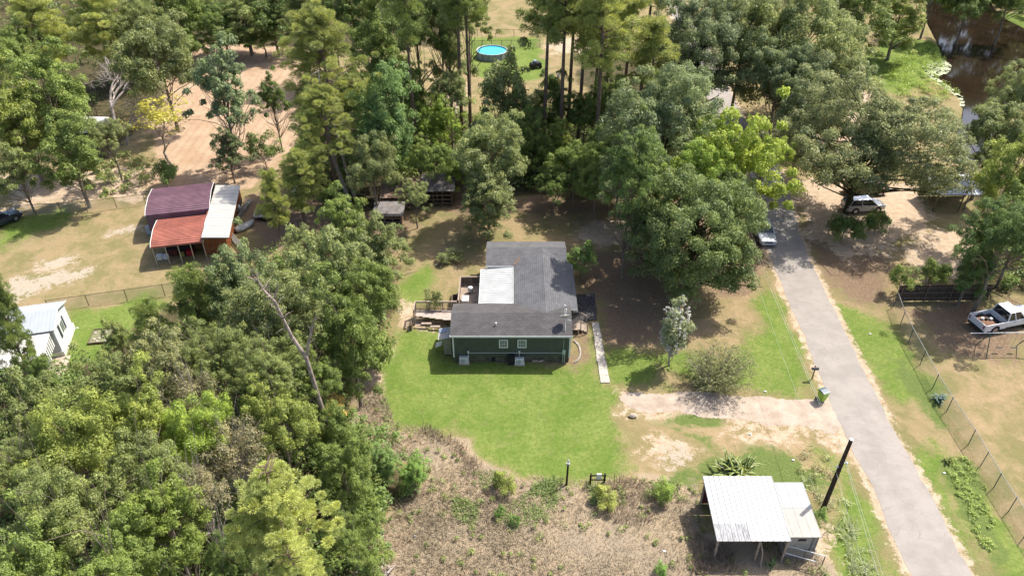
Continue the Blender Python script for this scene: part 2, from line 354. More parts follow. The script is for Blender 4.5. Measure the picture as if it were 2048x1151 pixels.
def asphalt():
    m = bpy.data.materials.new('worn_asphalt'); m.use_nodes = True; nt = m.node_tree; b = nt.nodes['Principled BSDF']
    b.inputs['Roughness'].default_value = 0.9; b.inputs['Specular IOR Level'].default_value = 0.2
    P = nt.nodes.new('ShaderNodeTexCoord').outputs['Object']
    n1 = sstep(nt, nz(nt, 0.5, 5, 0.6, P), 0.35, 0.65); n2 = sstep(nt, nz(nt, 14, 3, 0.7, P), 0.3, 0.7)
    c = mixc(nt, n1, (0.245, 0.220, 0.195), (0.30, 0.270, 0.240)); c = mixc(nt, mth(nt, 'MULTIPLY', n2, 0.3), c, (0.19, 0.165, 0.145))
    v = nt.nodes.new('ShaderNodeTexVoronoi'); v.feature = 'DISTANCE_TO_EDGE'; v.inputs['Scale'].default_value = 0.16
    wv = nt.nodes.new('ShaderNodeMapping'); wv.inputs['Scale'].default_value = (0.7, 1.6, 1)
    dn = nt.nodes.new('ShaderNodeVectorMath'); dn.operation = 'ADD'
    nn = nt.nodes.new('ShaderNodeTexNoise'); nn.inputs['Scale'].default_value = 0.9; nn.inputs['Detail'].default_value = 4; nt.links.new(P, nn.inputs['Vector'])
    nt.links.new(P, wv.inputs[0]); nt.links.new(wv.outputs[0], dn.inputs[0]); nt.links.new(nn.outputs['Color'], dn.inputs[1]); nt.links.new(dn.outputs[0], v.inputs['Vector'])
    crack = sstep(nt, v.outputs['Distance'], 0.012, 0.0)
    c = mixc(nt, mth(nt, 'MULTIPLY', crack, 0.16), c, (0.14, 0.115, 0.10))
    v2 = nt.nodes.new('ShaderNodeTexVoronoi'); v2.feature = 'DISTANCE_TO_EDGE'; v2.inputs['Scale'].default_value = 0.55; nt.links.new(dn.outputs[0], v2.inputs['Vector'])
    c = mixc(nt, mth(nt, 'MULTIPLY', mth(nt, 'MULTIPLY', sstep(nt, v2.outputs['Distance'], 0.02, 0.0), sstep(nt, nz(nt, 0.25, 2, 0.5, P), 0.5, 0.6)), 0.35), c, (0.13, 0.11, 0.09))
    c = mixc(nt, mth(nt, 'MULTIPLY', sstep(nt, nz(nt, 1.8, 6, 0.7, P), 0.56, 0.7), 0.3), c, (0.36, 0.31, 0.25))
    nt.links.new(c, b.inputs['Base Color'])
    bp = nt.nodes.new('ShaderNodeBump'); bp.inputs['Strength'].default_value = 0.3; bp.inputs['Distance'].default_value = 0.02
    nt.links.new(n2, bp.inputs['Height']); nt.links.new(bp.outputs[0], b.inputs['Normal']); return m
rnd = random.Random(5)
road = strip_mesh('road', RC, lambda i, u: 2.02+(0.22*(mn.noise(Vector((i*0.12, u*3, 0))))+0.10*mn.noise(Vector((i*0.6, u*7, 4))) if abs(u) > 0.9 else 0)+(0.12*mn.noise(Vector((i*1.7, u*9, 2))) if abs(u) > 0.9 else 0), -0.022, asphalt(), 0.045)
tag(road, 'narrow pale grey asphalt lane running up the right side', 'road', kind='structure')
conc = mat('pale_concrete', (0.46, 0.375, 0.29), 0.95, 0.15, var=0.2, scale=1.4, bump=0.5, detail=8)
def ragged(poly, z, name, m, amp=0.35, seed=3, thick=0.06):
    P = V2(poly); out = []
    for i in range(len(P)):
        a = Vector(P[i]); b = Vector(P[(i+1) % len(P)]); n = max(1, int((b-a).length/0.12))
        for k in range(n):
            q = a.lerp(b, k/n); w = mn.noise(Vector((q.x*0.35, q.y*0.35, seed)))*amp+mn.noise(Vector((q.x*1.7, q.y*1.7, seed)))*amp*0.35+mn.noise(Vector((q.x*5, q.y*5, seed)))*amp*0.3
            nrm = Vector((b.y-a.y, a.x-b.x)).normalized() if (b-a).length > 1e-6 else Vector((0, 0))
            q = q+nrm*w; out.append((q.x, q.y, z))
    return MB().slab(out[::-1], thick).build(name, m)
dw = ragged([(1236,792),(1256,784),(1311,783),(1380,784),(1450,787),(1520,790),(1589,794),(1656,800),(1690,830),(1673,866),(1617,848),(1534,844),(1450,835),(1395,828),(1311,824),(1262,816)], -0.022, 'driveway', mat('driveway_gravel', (0.42, 0.33, 0.25), 0.95, 0.1, var=0.2, scale=0.8, bump=0.5, col2=(0.50, 0.41, 0.33), detail=10), 0.5, thick=0.015)
tag(dw, 'pale worn concrete and gravel driveway joining the lane', 'driveway', kind='structure')
mulch = ragged([(1146,588),(1190,586),(1194,640),(1145,648)], 0.035, 'mulch_bed', mat('black_mulch', (0.035, 0.035, 0.04), 0.95, 0.2, var=0.5, scale=6, bump=1.0, col2=(0.13, 0.12, 0.12)), 0.1)
tag(mulch, 'black lava rock bed beside the house porch', 'garden bed', kind='structure')
walk = MB(); wl = [G(1190.5, y) for y in (645,)]; w0 = G(1190, 645); w1 = G(1210, 765); nS = 9
for k in range(nS):
    a = w0.lerp(w1, k/nS); b = w0.lerp(w1, (k+0.985)/nS); hw = 0.32+0.07*k/nS; d = (b-a).normalized(); n = Vector((d.y, -d.x, 0))
    jx = rnd.uniform(-.04, .04)
    walk.slab([(q.x+jx, q.y, 0.05+rnd.uniform(-.008, .008)) for q in (a-n*hw, b-n*hw, b+n*hw, a+n*hw)][::-1], 0.09)
tag(walk.build('footpath', mat('path_concrete', (0.50, 0.45, 0.38), 0.9, 0.2, var=0.14, scale=2.5, bump=0.3)), 'straight concrete slab footpath leading to the house', 'footpath', kind='structure')
wm = mat('pond_water', (0.022, 0.014, 0.009), 0.06, 0.5, var=0.3, scale=0.3)
pw = sheet('pond_water', PONDW[::-1], -0.22, wm); tag(pw, 'still brown pond water at the top right', 'water', kind='structure')

# ------------------------------------------------------------------ vegetation
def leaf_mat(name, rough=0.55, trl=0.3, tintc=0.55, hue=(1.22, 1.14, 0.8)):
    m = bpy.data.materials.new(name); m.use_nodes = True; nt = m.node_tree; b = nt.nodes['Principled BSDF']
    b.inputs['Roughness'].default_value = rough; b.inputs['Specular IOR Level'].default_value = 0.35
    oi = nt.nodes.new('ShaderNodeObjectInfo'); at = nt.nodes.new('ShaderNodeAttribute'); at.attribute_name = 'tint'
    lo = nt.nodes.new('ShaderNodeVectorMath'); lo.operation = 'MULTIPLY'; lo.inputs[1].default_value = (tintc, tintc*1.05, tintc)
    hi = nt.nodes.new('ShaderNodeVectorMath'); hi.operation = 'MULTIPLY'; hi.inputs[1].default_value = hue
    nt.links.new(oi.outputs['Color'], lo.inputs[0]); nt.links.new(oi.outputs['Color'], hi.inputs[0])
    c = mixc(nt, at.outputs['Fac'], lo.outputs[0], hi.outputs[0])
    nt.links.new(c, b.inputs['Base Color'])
    tr = nt.nodes.new('ShaderNodeBsdfTranslucent'); nt.links.new(c, tr.inputs['Color'])
    mx = nt.nodes.new('ShaderNodeMixShader'); mx.inputs[0].default_value = trl
    out = nt.nodes['Material Output']
    nt.links.new(b.outputs[0], mx.inputs[1]); nt.links.new(tr.outputs[0], mx.inputs[2]); nt.links.new(mx.outputs[0], out.inputs['Surface'])
    return m
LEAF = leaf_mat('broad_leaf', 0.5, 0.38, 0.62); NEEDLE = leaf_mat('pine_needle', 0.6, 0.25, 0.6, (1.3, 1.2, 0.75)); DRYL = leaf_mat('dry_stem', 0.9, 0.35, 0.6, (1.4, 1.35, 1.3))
BARK = mat('bark', (0.24, 0.20, 0.155), 0.95, 0.1, var=0.35, scale=5, bump=0.6)
BARKP = mat('pine_bark', (0.21, 0.15, 0.115), 0.95, 0.1, var=0.35, scale=4, bump=0.7)
GREYW = mat('grey_dead_wood', (0.40, 0.35, 0.31), 0.95, 0.1, var=0.3, scale=4, bump=0.5)
BARKD = mat('vine_dark_bark', (0.07, 0.07, 0.035), 0.95, 0.1, var=0.4, scale=5, bump=0.6)

def unit(a): return a/np.maximum(np.linalg.norm(a, axis=1, keepdims=True), 1e-9)
def leaf_quads(P, N, L, Wd, rng, spread=0.7, hang=0.0):
    """kite-shaped leaves: P positions, N preferred normals, L lengths, Wd widths"""
    n = len(P); r1 = rng.normal(size=(n, 3)); nn = unit(N+spread*unit(rng.normal(size=(n, 3))))
    d = unit(np.cross(nn, r1)); d[:, 2] -= hang; d = unit(d); s = unit(np.cross(d, nn))
    L = L[:, None]; Wd = Wd[:, None]; up = nn*L*0.10
    a = P-d*L*0.5; b = P+s*Wd*0.5+up*0; c = P+d*L*0.5-up; e = P-s*Wd*0.5
    co = np.stack([a, b+up, c, e+up], 1).reshape(-1, 3)
    return co
def crown_from(clumps, per, L, asp, rng, m, name='crown', flat=0.8, spread=0.7, hang=0.1, tvar=0.35, shell=0.55):
    """clumps: (k,4) centre+radius; leaves placed on and inside each clump"""
    k = len(clumps); cid = np.repeat(np.arange(k), per); n = len(cid)
    D = unit(rng.normal(size=(n, 3))); D[:, 2] = np.where(D[:, 2] < -0.35, -D[:, 2], D[:, 2])
    R = clumps[cid, 3]*(shell+(1.08-shell)*rng.random(n)**0.7)
    R *= 1+0.25*np.sin(D[:, 0]*7+cid*1.7)*np.cos(D[:, 1]*6+cid)
    P = clumps[cid, :3]+D*R[:, None]*np.array([1, 1, flat])
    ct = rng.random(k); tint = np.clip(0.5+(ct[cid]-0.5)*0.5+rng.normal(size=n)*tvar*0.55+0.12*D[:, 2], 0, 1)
    LL = L*(0.5+1.15*rng.random(n)**1.6)
    co = leaf_quads(P, D+np.array([0, 0, 0.5]), LL, LL*asp, rng, spread, hang)
    me = raw_mesh(name, co, 4, np.arange(len(co)), m)
    at = me.attributes.new('tint', 'FLOAT', 'POINT'); at.data.foreach_set('value', np.repeat(tint, 4).astype(np.float32))
    return me
def lobes(rng, n, R, Rz, cz, rc, low=-0.45, irregular=0.28, inner=0.5):
    D = []
    while len(D) < n:
        d = rng.normal(size=3); d /= np.linalg.norm(d)
        if d[2] > low: D.append(d)
    D = np.array(D); ph = rng.random(6)*6.28
    wob = 1+irregular*(np.sin(D[:, 0]*3.1+ph[0])*np.cos(D[:, 1]*2.7+ph[1])+0.6*np.sin(D[:, 2]*4+D[:, 0]*5+ph[2]))
    rr = (inner+(1-inner)*rng.random(n)**0.55)*wob
    c = D*rr[:, None]*np.array([R, R, Rz]); c[:, 2] += cz
    rad = rc*(0.7+0.65*rng.random(n))
    return np.concatenate([c, rad[:, None]], 1)
def limb_pts(a, b, rng, sag=0.12):
    a = np.array(a, float); b = np.array(b, float); L = np.linalg.norm(b-a); out = []
    o = rng.normal(size=3)*L*sag; o[2] = abs(o[2])*0.4
    for t in (0, 0.35, 0.7, 1): out.append(a+(b-a)*t+o*math.sin(math.pi*t))
    return out
PROTO = {}
def broad(key, seed, R, Rz, hc, n, rc, per, L, asp=0.42, m=None, low=-0.45, irregular=0.28, tr=0.22, inner=0.5, bark=None, limbs=26, lean=0.0, flat=0.8, **kw):
    rng = np.random.default_rng(seed)
    cl = lobes(rng, n, R, Rz, hc, rc, low, irregular, inner)
    me = crown_from(cl, per, L, asp, rng, m or LEAF, flat=flat, **kw)
    mb = MB(); top = hc+Rz*0.35
    base = [(0, 0, -0.3), (rng.normal()*0.1, rng.normal()*0.1, hc*0.35), (lean+rng.normal()*0.2, rng.normal()*0.2, hc*0.75), (lean+rng.normal()*0.3, rng.normal()*0.3, top)]
    mb.tube(base, [tr*1.25, tr*0.95, tr*0.65, tr*0.2], 7)
    for i in rng.choice(n, min(n, limbs), replace=False):
        e = cl[i, :3]; z0 = max(hc*0.25, min(top*0.9, e[2]-abs(rng.normal())*Rz*0.5-Rz*0.35)); t = z0/top
        st = (base[2][0]*t, base[2][1]*t, z0); w = tr*0.36*(1-0.5*t)
        e = e+(e-np.array([0, 0, hc]))*0.16; mb.tube(limb_pts(st, e, rng), [w, w*0.75, w*0.5, w*0.18], 5)
    t_o = mb.build('trunk', bark or BARK); tme = t_o.data; bpy.data.objects.remove(t_o)
    PROTO[key] = (me, tme, R, hc)
broad('oak_a', 1, 5.0, 3.9, 6.8, 210, 0.72, 235, 0.235, irregular=0.34, inner=0.45)
broad('oak_b', 2, 5.0, 4.3, 6.6, 190, 0.75, 235, 0.235, irregular=0.45, inner=0.4)
broad('oak_c', 3, 5.0, 3.5, 6.2, 200, 0.68, 220, 0.22, irregular=0.5, low=-0.3, inner=0.4)
broad('oak_d', 33, 4.6, 4.6, 6.8, 170, 0.7, 230, 0.25, irregular=0.55, low=-0.6, inner=0.35, asp=0.5)
broad('oak_e', 34, 5.4, 3.3, 6.4, 240, 0.55, 200, 0.195, irregular=0.42, low=-0.25, inner=0.4, asp=0.35)
broad('tall_a', 4, 3.4, 5.2, 8.0, 170, 0.62, 220, 0.22, low=-0.8, inner=0.45, irregular=0.36)
broad('tall_b', 5, 3.2, 5.6, 8.2, 170, 0.6, 220, 0.215, low=-0.85, irregular=0.45, inner=0.4)
broad('airy', 6, 4.0, 4.8, 7.5, 100, 0.62, 140, 0.30, low=-0.6, irregular=0.45, inner=0.3, tr=0.18, limbs=60)
broad('ever_big', 71, 9.0, 5.4, 9.0, 560, 0.82, 220, 0.235, asp=0.42, low=-0.7, irregular=0.40, inner=0.42, tr=0.36, tvar=0.45, limbs=90, bark=BARKD)
broad('oak_big', 72, 6.6, 6.2, 7.4, 420, 0.82, 240, 0.24, low=-0.75, irregular=0.32, inner=0.5, tr=0.36, limbs=60, bark=BARKD)
broad('bush_a', 7, 1.6, 1.2, 1.1, 34, 0.48, 130, 0.22, low=-0.3, tr=0.05, limbs=10)
broad('bush_b', 8, 1.5, 1.4, 1.3, 32, 0.45, 130, 0.20, asp=0.3, low=-0.5, irregular=0.4, tr=0.05, limbs=12)
broad('ever_a', 19, 5.0, 3.6, 6.6, 150, 0.8, 300, 0.24, asp=0.5, irregular=0.3, tr=0.3, tvar=0.5)
broad('grey_a', 9, 3.6, 3.2, 5.2, 90, 0.7, 90, 0.24, asp=0.3, irregular=0.4, inner=0.3, tr=0.15, limbs=80, bark=GREYW, tvar=0.6)

def pine(key, seed, ht, R, z0, n, rp, per, L, tr=0.24, vine=False):
    rng = np.random.default_rng(seed); cl = []; mb = MB()
    lean = rng.normal(size=2)*0.35
    ax = lambda z: np.array([lean[0]*(z/ht)**2, lean[1]*(z/ht)**2, z])
    mb.tube([ax(-0.3)*[1, 1, 1], ax(ht*0.3), ax(ht*0.6), ax(ht*0.85), ax(ht*0.99)], [tr*1.2, tr, tr*0.72, tr*0.4, tr*0.1], 8)
    nb = n//4
    for i in range(nb):
        z = z0+(ht-z0)*(i+rng.random())/nb; u = (z-z0)/(ht-z0)
        prof = (0.55+0.45*math.sin(math.pi*min(1, u*1.25+0.15)))*(1-0.55*max(0, u-0.55)/0.45) if u < 1 else 0.3
        a = rng.random()*6.283; ln = R*prof*(0.55+0.5*rng.random()); up = 0.12+0.35*u+rng.normal()*0.08
        st = ax(z); dr = np.array([math.cos(a), math.sin(a), up]); e = st+dr*ln
        mb.tube(limb_pts(st, e, rng, 0.07), [0.07, 0.055, 0.035, 0.012], 5)
        for k in range(4):
            t = 0.45+0.18*k+rng.normal()*0.05; side = rng.normal(size=3)*0.55; side[2] = abs(side[2])*0.5
            c = st+dr*ln*min(t, 1.05)+side*(0.5+0.5*t); cl.append([*c, rp*(0.65+0.6*rng.random())])
    cl.append([*ax(ht), rp*0.8]); cl = np.array(cl)
    k = len(cl); cid = np.repeat(np.arange(k), per); N = len(cid)
    D = unit(rng.normal(size=(N, 3))+np.array([0, 0, 0.45]))
    r0 = cl[cid, 3]; P = cl[cid, :3]+D*(r0*(0.35+0.6*rng.random(N)**0.6))[:, None]*np.array([1, 1, 0.7])
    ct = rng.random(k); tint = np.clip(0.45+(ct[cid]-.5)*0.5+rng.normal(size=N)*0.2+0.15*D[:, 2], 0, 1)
    LL = L*(0.7+0.6*rng.random(N)); s = unit(np.cross(D, rng.normal(size=(N, 3)))); wv = (LL*0.2)[:, None]; L2 = LL[:, None]
    co = np.stack([P-D*L2*0.4, P+s*wv*0.5, P+D*L2*0.6, P-s*wv*0.5], 1).reshape(-1, 3)
    me = raw_mesh('crown', co, 4, np.arange(len(co)), NEEDLE)
    at = me.attributes.new('tint', 'FLOAT', 'POINT'); at.data.foreach_set('value', np.repeat(tint, 4).astype(np.float32))
    t_o = mb.build('trunk', BARKP); tme = t_o.data; bpy.data.objects.remove(t_o)
    PROTO[key] = (me, tme, R, (z0+ht)/2+0.5)
pine('pine_a', 11, 22, 3.6, 12.5, 200, 0.72, 220, 0.30)
pine('pine_b', 12, 22, 3.2, 13.5, 150, 0.72, 220, 0.30)
pine('pine_low', 13, 12, 3.8, 3.5, 210, 0.68, 240, 0.28, tr=0.2)
pine('pine_c', 14, 20, 4.8, 10.5, 290, 0.62, 480, 0.19)

def fork(mb, p, d, L, r, depth, rng, tips, bend=0.5, ratio=0.72, kids=(2, 3), rf=0.6):
    pts = [p]; q = np.array(p); dd = np.array(d)
    for k in range(3):
        dd = dd+rng.normal(size=3)*0.13; dd /= np.linalg.norm(dd); q = q+dd*L/3; pts.append(q)
    mb.tube(pts, [r, r*0.88, r*0.76, r*0.62], 6 if depth > 2 else 4, cap=False)
    if depth == 0: tips.append(q); return
    for k in range(rng.integers(kids[0], kids[1]+1)):
        nd = dd+rng.normal(size=3)*bend; nd[2] += 0.12; nd /= np.linalg.norm(nd)
        fork(mb, q, nd, L*ratio*(0.75+0.5*rng.random()), r*rf, depth-1, rng, tips, bend, ratio, kids, rf)
def branchy(key, seed, h0, depth, r, R, hc, leafn=0, L=0.2, asp=0.4, rc=0.5, bark=None, bend=0.55, kids=(2, 3), m=None, tvar=0.4, rf=0.6):
    rng = np.random.default_rng(seed); mb = MB(); tips = []
    fork(mb, np.array([0, 0, -0.3]), np.array([0, 0, 1.0]), h0, r, depth, rng, tips, bend, 0.74, kids, rf)
    tips = np.array(tips); me = None
    if leafn:
        cl = np.concatenate([tips, np.full((len(tips), 1), rc)], 1)
        me = crown_from(cl, leafn, L, asp, rng, m or LEAF, shell=0.2, tvar=tvar)
    t_o = mb.build('trunk', bark or GREYW); tme = t_o.data; bpy.data.objects.remove(t_o)
    PROTO[key] = (me, tme, float(np.percentile(np.hypot(tips[:, 0], tips[:, 1]), 85)), float(tips[:, 2].mean()))
branchy('twiggy', 21, 2.6, 7, 0.2, 3, 6, bend=0.5, kids=(2, 3), rf=0.7)
branchy('yellow', 22, 2.4, 6, 0.13, 3, 6, leafn=6, L=0.24, asp=0.5, rc=0.55, bark=BARK, bend=0.42)
branchy('snag', 23, 3.2, 4, 0.2, 3, 6, bend=0.38, kids=(1, 3))
branchy('sprawl', 24, 1.4, 7, 0.10, 3, 6, leafn=7, L=0.18, asp=0.35, rc=0.3, bend=0.6, kids=(2, 3))

LK = 2.35
def plant_at(name, key, loc, sxy, sz, colr, label, cat, group=None, rz=None, ck=None):
    me, tme, R0, hc0 = PROTO[key]; rz = rz if rz is not None else rnd.random()*6.28
    r = empty(name, loc, label, cat, group, rz)
    if me:
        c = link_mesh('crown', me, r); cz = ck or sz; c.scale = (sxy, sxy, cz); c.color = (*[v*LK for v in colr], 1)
        c.location = (0, 0, hc0*(sz-cz))
    if tme:
        t = link_mesh('trunk' if 'bush' not in key else 'stem', tme, r); t.scale = (sxy, sxy, sz)
    return r
# leaf base colours
OLV = (0.118, 0.142, 0.058); GRY = (0.128, 0.150, 0.070); DRK = (0.075, 0.108, 0.034); BRT = (0.145, 0.195, 0.042); YEL = (0.148, 0.178, 0.052)
MID = (0.102, 0.136, 0.042); PIN = (0.185, 0.205, 0.078); PID = (0.125, 0.155, 0.06); GLD = (0.20, 0.19, 0.04); BRN = (0.155, 0.145, 0.10); PBR = (0.225, 0.255, 0.095)
TC = [0]
def T(key, cx, cy, rpx, hc, colr, label, name='broadleaf_tree', cat='tree', group=None, zs=1.0, rz=None):
    TC[0] += 1
    if key in ('oak_a', 'oak_b', 'oak_c'):
        if TC[0] % 4 == 1: key = 'oak_d'
        elif TC[0] % 4 == 3: key = 'oak_e'
    j_ = 0.88+0.24*((TC[0]*7919) % 13)/12; colr = tuple(v*j_ for v in colr)
    """tree whose crown centre (height hc metres) shows at photo place cx,cy with radius rpx"""
    P = G(cx, cy, hc); R = rpx/S(cx, cy, hc); me, tme, R0, hc0 = PROTO[key]
    k = R/R0*(0.92 if 'pine' in key else (0.84 if group == gL else 0.93)); sz = hc/hc0*zs
    return plant_at(name, key, (P.x, P.y, 0), k, sz, colr, label, cat, group, rz, (k*0.92 if key == 'pine_c' else sz) if 'pine' in key else (sz if key in ('crepe', 'twiggy', 'yellow') else min(sz*1.12, k*1.35)))
def TB(key, bx, by, ht, R, colr, label, name='pine_tree', cat='tree', group=None, rz=None, h0=22.0):
    """tree whose foot shows at bx,by; total height scaled from h0"""
    P = G(bx, by); return plant_at(name, key, (P.x, P.y, 0), R/PROTO[key][2], ht/h0, colr, label, cat, group, rz)

gL = 'trees of the thicket left of the house'; gU = 'trees in the upper left woods'; gC = 'trees of the grove behind the house'; gR = 'trees along the lane and pond'
gP = 'tall bare trunked pines behind the house'
# --- lower left thicket
T('oak_a', 60, 835, 85, 8, OLV, 'olive oak crown at the left edge just below the white mobile home', group=gL)
T('oak_b', 150, 900, 110, 9, YEL, 'large yellowish olive tree left of the vine covered thicket', group=gL)
T('oak_c', 40, 950, 90, 9.5, OLV, 'olive tree crown touching the left edge halfway down the thicket', group=gL)
T('oak_b', 130, 1030, 100, 10, OLV, 'olive green tree above the bottom left corner crown', group=gL)
T('oak_a', 60, 1130, 95, 10, MID, 'tree crown filling the bottom left corner', group=gL)
T('oak_c', 240, 1135, 90, 9.5, MID, 'bottom edge tree just right of the corner crown', group=gL)
T('tall_a', 335, 1050, 75, 9, (0.125, 0.165, 0.045), 'bright green leafy tree left of the big yellow green pine', group=gL)
T('oak_a', 300, 960, 95, 9, OLV, 'brown tinged olive tree in the middle of the lower left thicket', group=gL)
T('grey_a', 400, 990, 70, 8.5, BRN, 'sparse brownish tree left of the big yellow green pine top', group=gL)
T('oak_b', 395, 880, 85, 8, BRT, 'tree smothered in bright lime vines in the thicket centre', name='vine_covered_tree', group=gL)
T('tall_b', 290, 850, 60, 8, YEL, 'vine draped yellow green tree at the dark gap in the thicket', name='vine_covered_tree', group=gL)
T('grey_a', 475, 905, 80, 7.5, BRN, 'pale grey brown half bare tree above the big yellow green pine', group=gL)
T('grey_a', 385, 800, 75, 7.5, BRN, 'grey brown thin crown behind the lime vines', group=gL)
T('oak_c', 560, 850, 85, 7.5, YEL, 'yellowish tree at the foot of the dead grey snag', group=gL)
T('oak_c', 440, 715, 95, 8, OLV, 'broad olive oak left of the dead grey snag', group=gL)
T('oak_a', 330, 740, 85, 8, (0.135, 0.145, 0.075), 'greyish olive oak below the garden bed', group=gL)
T('oak_b', 225, 790, 75, 7.5, OLV, 'olive crown right of the dark bush by the mobile home', group=gL)
T('tall_a', 85, 765, 36, 4, DRK, 'dark green broadleaf tree under the mobile home porch', group=gL)
T('oak_b', 545, 740, 85, 8, OLV, 'olive crown directly behind the dead grey snag', group=gL)
T('oak_a', 560, 640, 100, 8, GRY, 'large grey green oak where the dead snag forks', group=gL)
T('oak_c', 470, 565, 75, 7, (0.115, 0.145, 0.075), 'grey green tree below the orange container doors', group=gL)
T('pine_low', 385, 600, 62, 6.5, PID, 'small pine at the end of the left chain link fence', name='pine_tree', group=gL)
T('pine_low', 300, 660, 48, 5.5, PID, 'little pine beside the raised garden bed', name='pine_tree', group=gL)
T('airy', 235, 680, 38, 4, OLV, 'thin young tree over the corner of the garden bed', group=gL)
T('oak_b', 655, 560, 85, 8, GRY, 'grey green tree at the top of the thicket beside the side yard', group=gL)
T('oak_a', 735, 590, 75, 7, MID, 'green tree leaning over the yard left of the deck', group=gL)
T('tall_b', 700, 680, 65, 7, MID, 'dense green tree between the dead snag and the lawn', group=gL)
T('oak_c', 640, 760, 55, 6, MID, 'green crown immediately right of the dead snag foot', group=gL)
T('oak_c', 745, 500, 62, 6, GRY, 'pale green tree above the side yard near the brown sheds', group=gL)
T('tall_a', 690, 455, 48, 6, MID, 'small upright tree left of the collapsed brown shed', group=gL)
T('oak_b', 610, 500, 55, 5.5, GRY, 'round grey green tree below the clutter yard', group=gL)
T('bush_a', 745, 700, 42, 2.0, MID, 'leafy bush at the left edge of the lawn', name='bush', cat='bush', group='bushes edging the thicket')
T('oak_b', 665, 870, 60, 5, MID, 'dark green low tree at the right edge of the thicket', group=gL)
T('tall_a', 690, 960, 55, 4.5, MID, 'narrow dark green tree right of the big pine', group=gL)
T('oak_a', 705, 1080, 72, 5, MID, 'dark green tree right of the pine at the bottom edge', group=gL)
T('tall_b', 770, 925, 28, 1.8, (0.10, 0.15, 0.055), 'upright weedy bush nearest the dry field, upper one', name='bush', cat='bush', group='bushes edging the thicket')
T('tall_a', 828, 945, 26, 1.6, (0.10, 0.16, 0.045), 'isolated green bush standing in the dry weeds', name='bush', cat='bush', group='bushes edging the thicket')
T('bush_b', 745, 1130, 40, 1.6, MID, 'low bush at the bottom edge beside the brush pile', name='bush', cat='bush', group='bushes edging the thicket')
T('pine_c', 555, 1015, 128, 12.5, PBR, 'big bright yellow green pine in the lower left thicket', name='pine_tree', group=gL)
T('pine_c', 590, 1165, 85, 10, PBR, 'yellow green pine top at the bottom edge', name='pine_tree', group=gL)
T('pine_low', 8, 650, 46, 8, PID, 'dark pine at the left edge in front of the mobile home', name='pine_tree', group=gL)
T('oak_b', 470, 1130, 60, 7, DRK, 'dark crown squeezed left of the bottom edge pine', group=gL)
T('bush_a', 670, 815, 26, 3.0, (0.30, 0.24, 0.09), 'orange tinged bush right beside the dead snag foot', name='bush', cat='bush', group='bushes edging the thicket')
# --- upper left
T('pine_c', 70, 60, 80, 10.5, PIN, 'yellowish pine near the top left corner', name='pine_tree', group=gU)
T('pine_c', 205, 35, 90, 10, PIN, 'wide yellowish pine second from the top left corner', name='pine_tree', group=gU)
T('oak_a', 320, 130, 80, 9, GRY, 'dark leafy oak left of the ploughed field', group=gU)
T('oak_b', 275, 60, 70, 8, OLV, 'tree behind the dark oak left of the ploughed field', group=gU)
T('oak_c', 30, 120, 60, 8, MID, 'broad tree at the left edge below the corner pine', group=gU)
T('twiggy', 205, 165, 130, 6.5, GRY, 'grey leafless twiggy tree in the upper left woods', name='dead_tree', group=gU)
T('twiggy', 235, 225, 85, 4.5, GRY, 'low grey leafless tree below the taller leafless one', name='dead_tree', group=gU)
T('tall_a', 100, 205, 66, 9, MID, 'fresh green leafy tree left of the leafless trees', group=gU)
T('tall_b', 35, 240, 62, 8, YEL, 'yellow green tree at the left edge of the upper woods', group=gU)
T('tall_a', 140, 310, 58, 6.5, MID, 'green tree behind the left yard fence', group=gU)
T('airy', 35, 345, 48, 5, OLV, 'small airy tree at the left edge above the dark vehicle', group=gU)
T('oak_a', 215, 275, 45, 5.5, GRY, 'grey green oak between the leafless trees and the yellow tree', group=gU)
T('yellow', 325, 240, 95, 6.5, GLD, 'bright yellow sparse tree before the ploughed field', name='yellow_tree', group=gU)
T('bush_a', 328, 350, 26, 1.8, DRK, 'dark bush behind the maroon roofed carport', name='bush', cat='bush', group='bushes by the carports')
T('airy', 445, 190, 66, 9.5, (0.09, 0.12, 0.07), 'tall feathery dark tree on the near edge of the ploughed field', group=gU)
T('airy', 455, 305, 40, 4.0, (0.085, 0.11, 0.055), 'shorter feathery tree behind the white container roof', group=gU)
T('airy', 545, 200, 34, 7, DRK, 'thin dark branchy tree right of the feathery tree', group=gU)
T('bush_b', 525, 300, 30, 2.5, DRK, 'dark shrub at the near right corner of the ploughed field', name='bush', cat='bush', group='bushes by the carports')
for (x, y, r, h, c, k, l) in [(360,30,60,7,MID,'oak_a','top edge tree third from the left woods corner'),(430,45,58,5.5,DRK,'oak_b','dark tree beyond the far end of the ploughed field'),
    (490,38,56,6,OLV,'tall_a','tall olive tree above the ploughed field centre'),(545,40,58,6,DRK,'oak_a','dark tree above the right end of the ploughed field'),(600,25,55,11,OLV,'pine_c','pine crown at the top edge above the twin trunks'),
    (665,25,52,11,DRK,'oak_c','dark crown at the top edge right of that pine'),(725,30,48,11,MID,'tall_b','leafy tree at the top edge over the dark grove'),
    (370,92,42,3.5,MID,'oak_b','low tree at the far left corner of the ploughed field'),(450,80,44,3,DRK,'oak_c','low dark tree at the far edge of the ploughed field'),(525,78,44,3,MID,'oak_a','low tree at the far right corner of the ploughed field')]:
    T(k, x, y, r, h, c, l, group=gU, name='pine_tree' if 'pine' in k else 'broadleaf_tree')
T('pine_c', 650, 110, 105, 16, PIN, 'tall yellow green pine with twin trunks behind the carports', name='pine_tree', group=gU)
T('pine_c', 650, 235, 78, 11, PIN, 'shorter yellow green pine just in front of the tall one', name='pine_tree', group=gU)
T('pine_low', 590, 350, 62, 6, PIN, 'young bushy pine over the trailer yard', name='pine_tree', group=gU)
T('pine_low', 545, 400, 34, 5.5, PIN, 'small pine branch cluster above the trailer', name='pine_tree', group=gU)
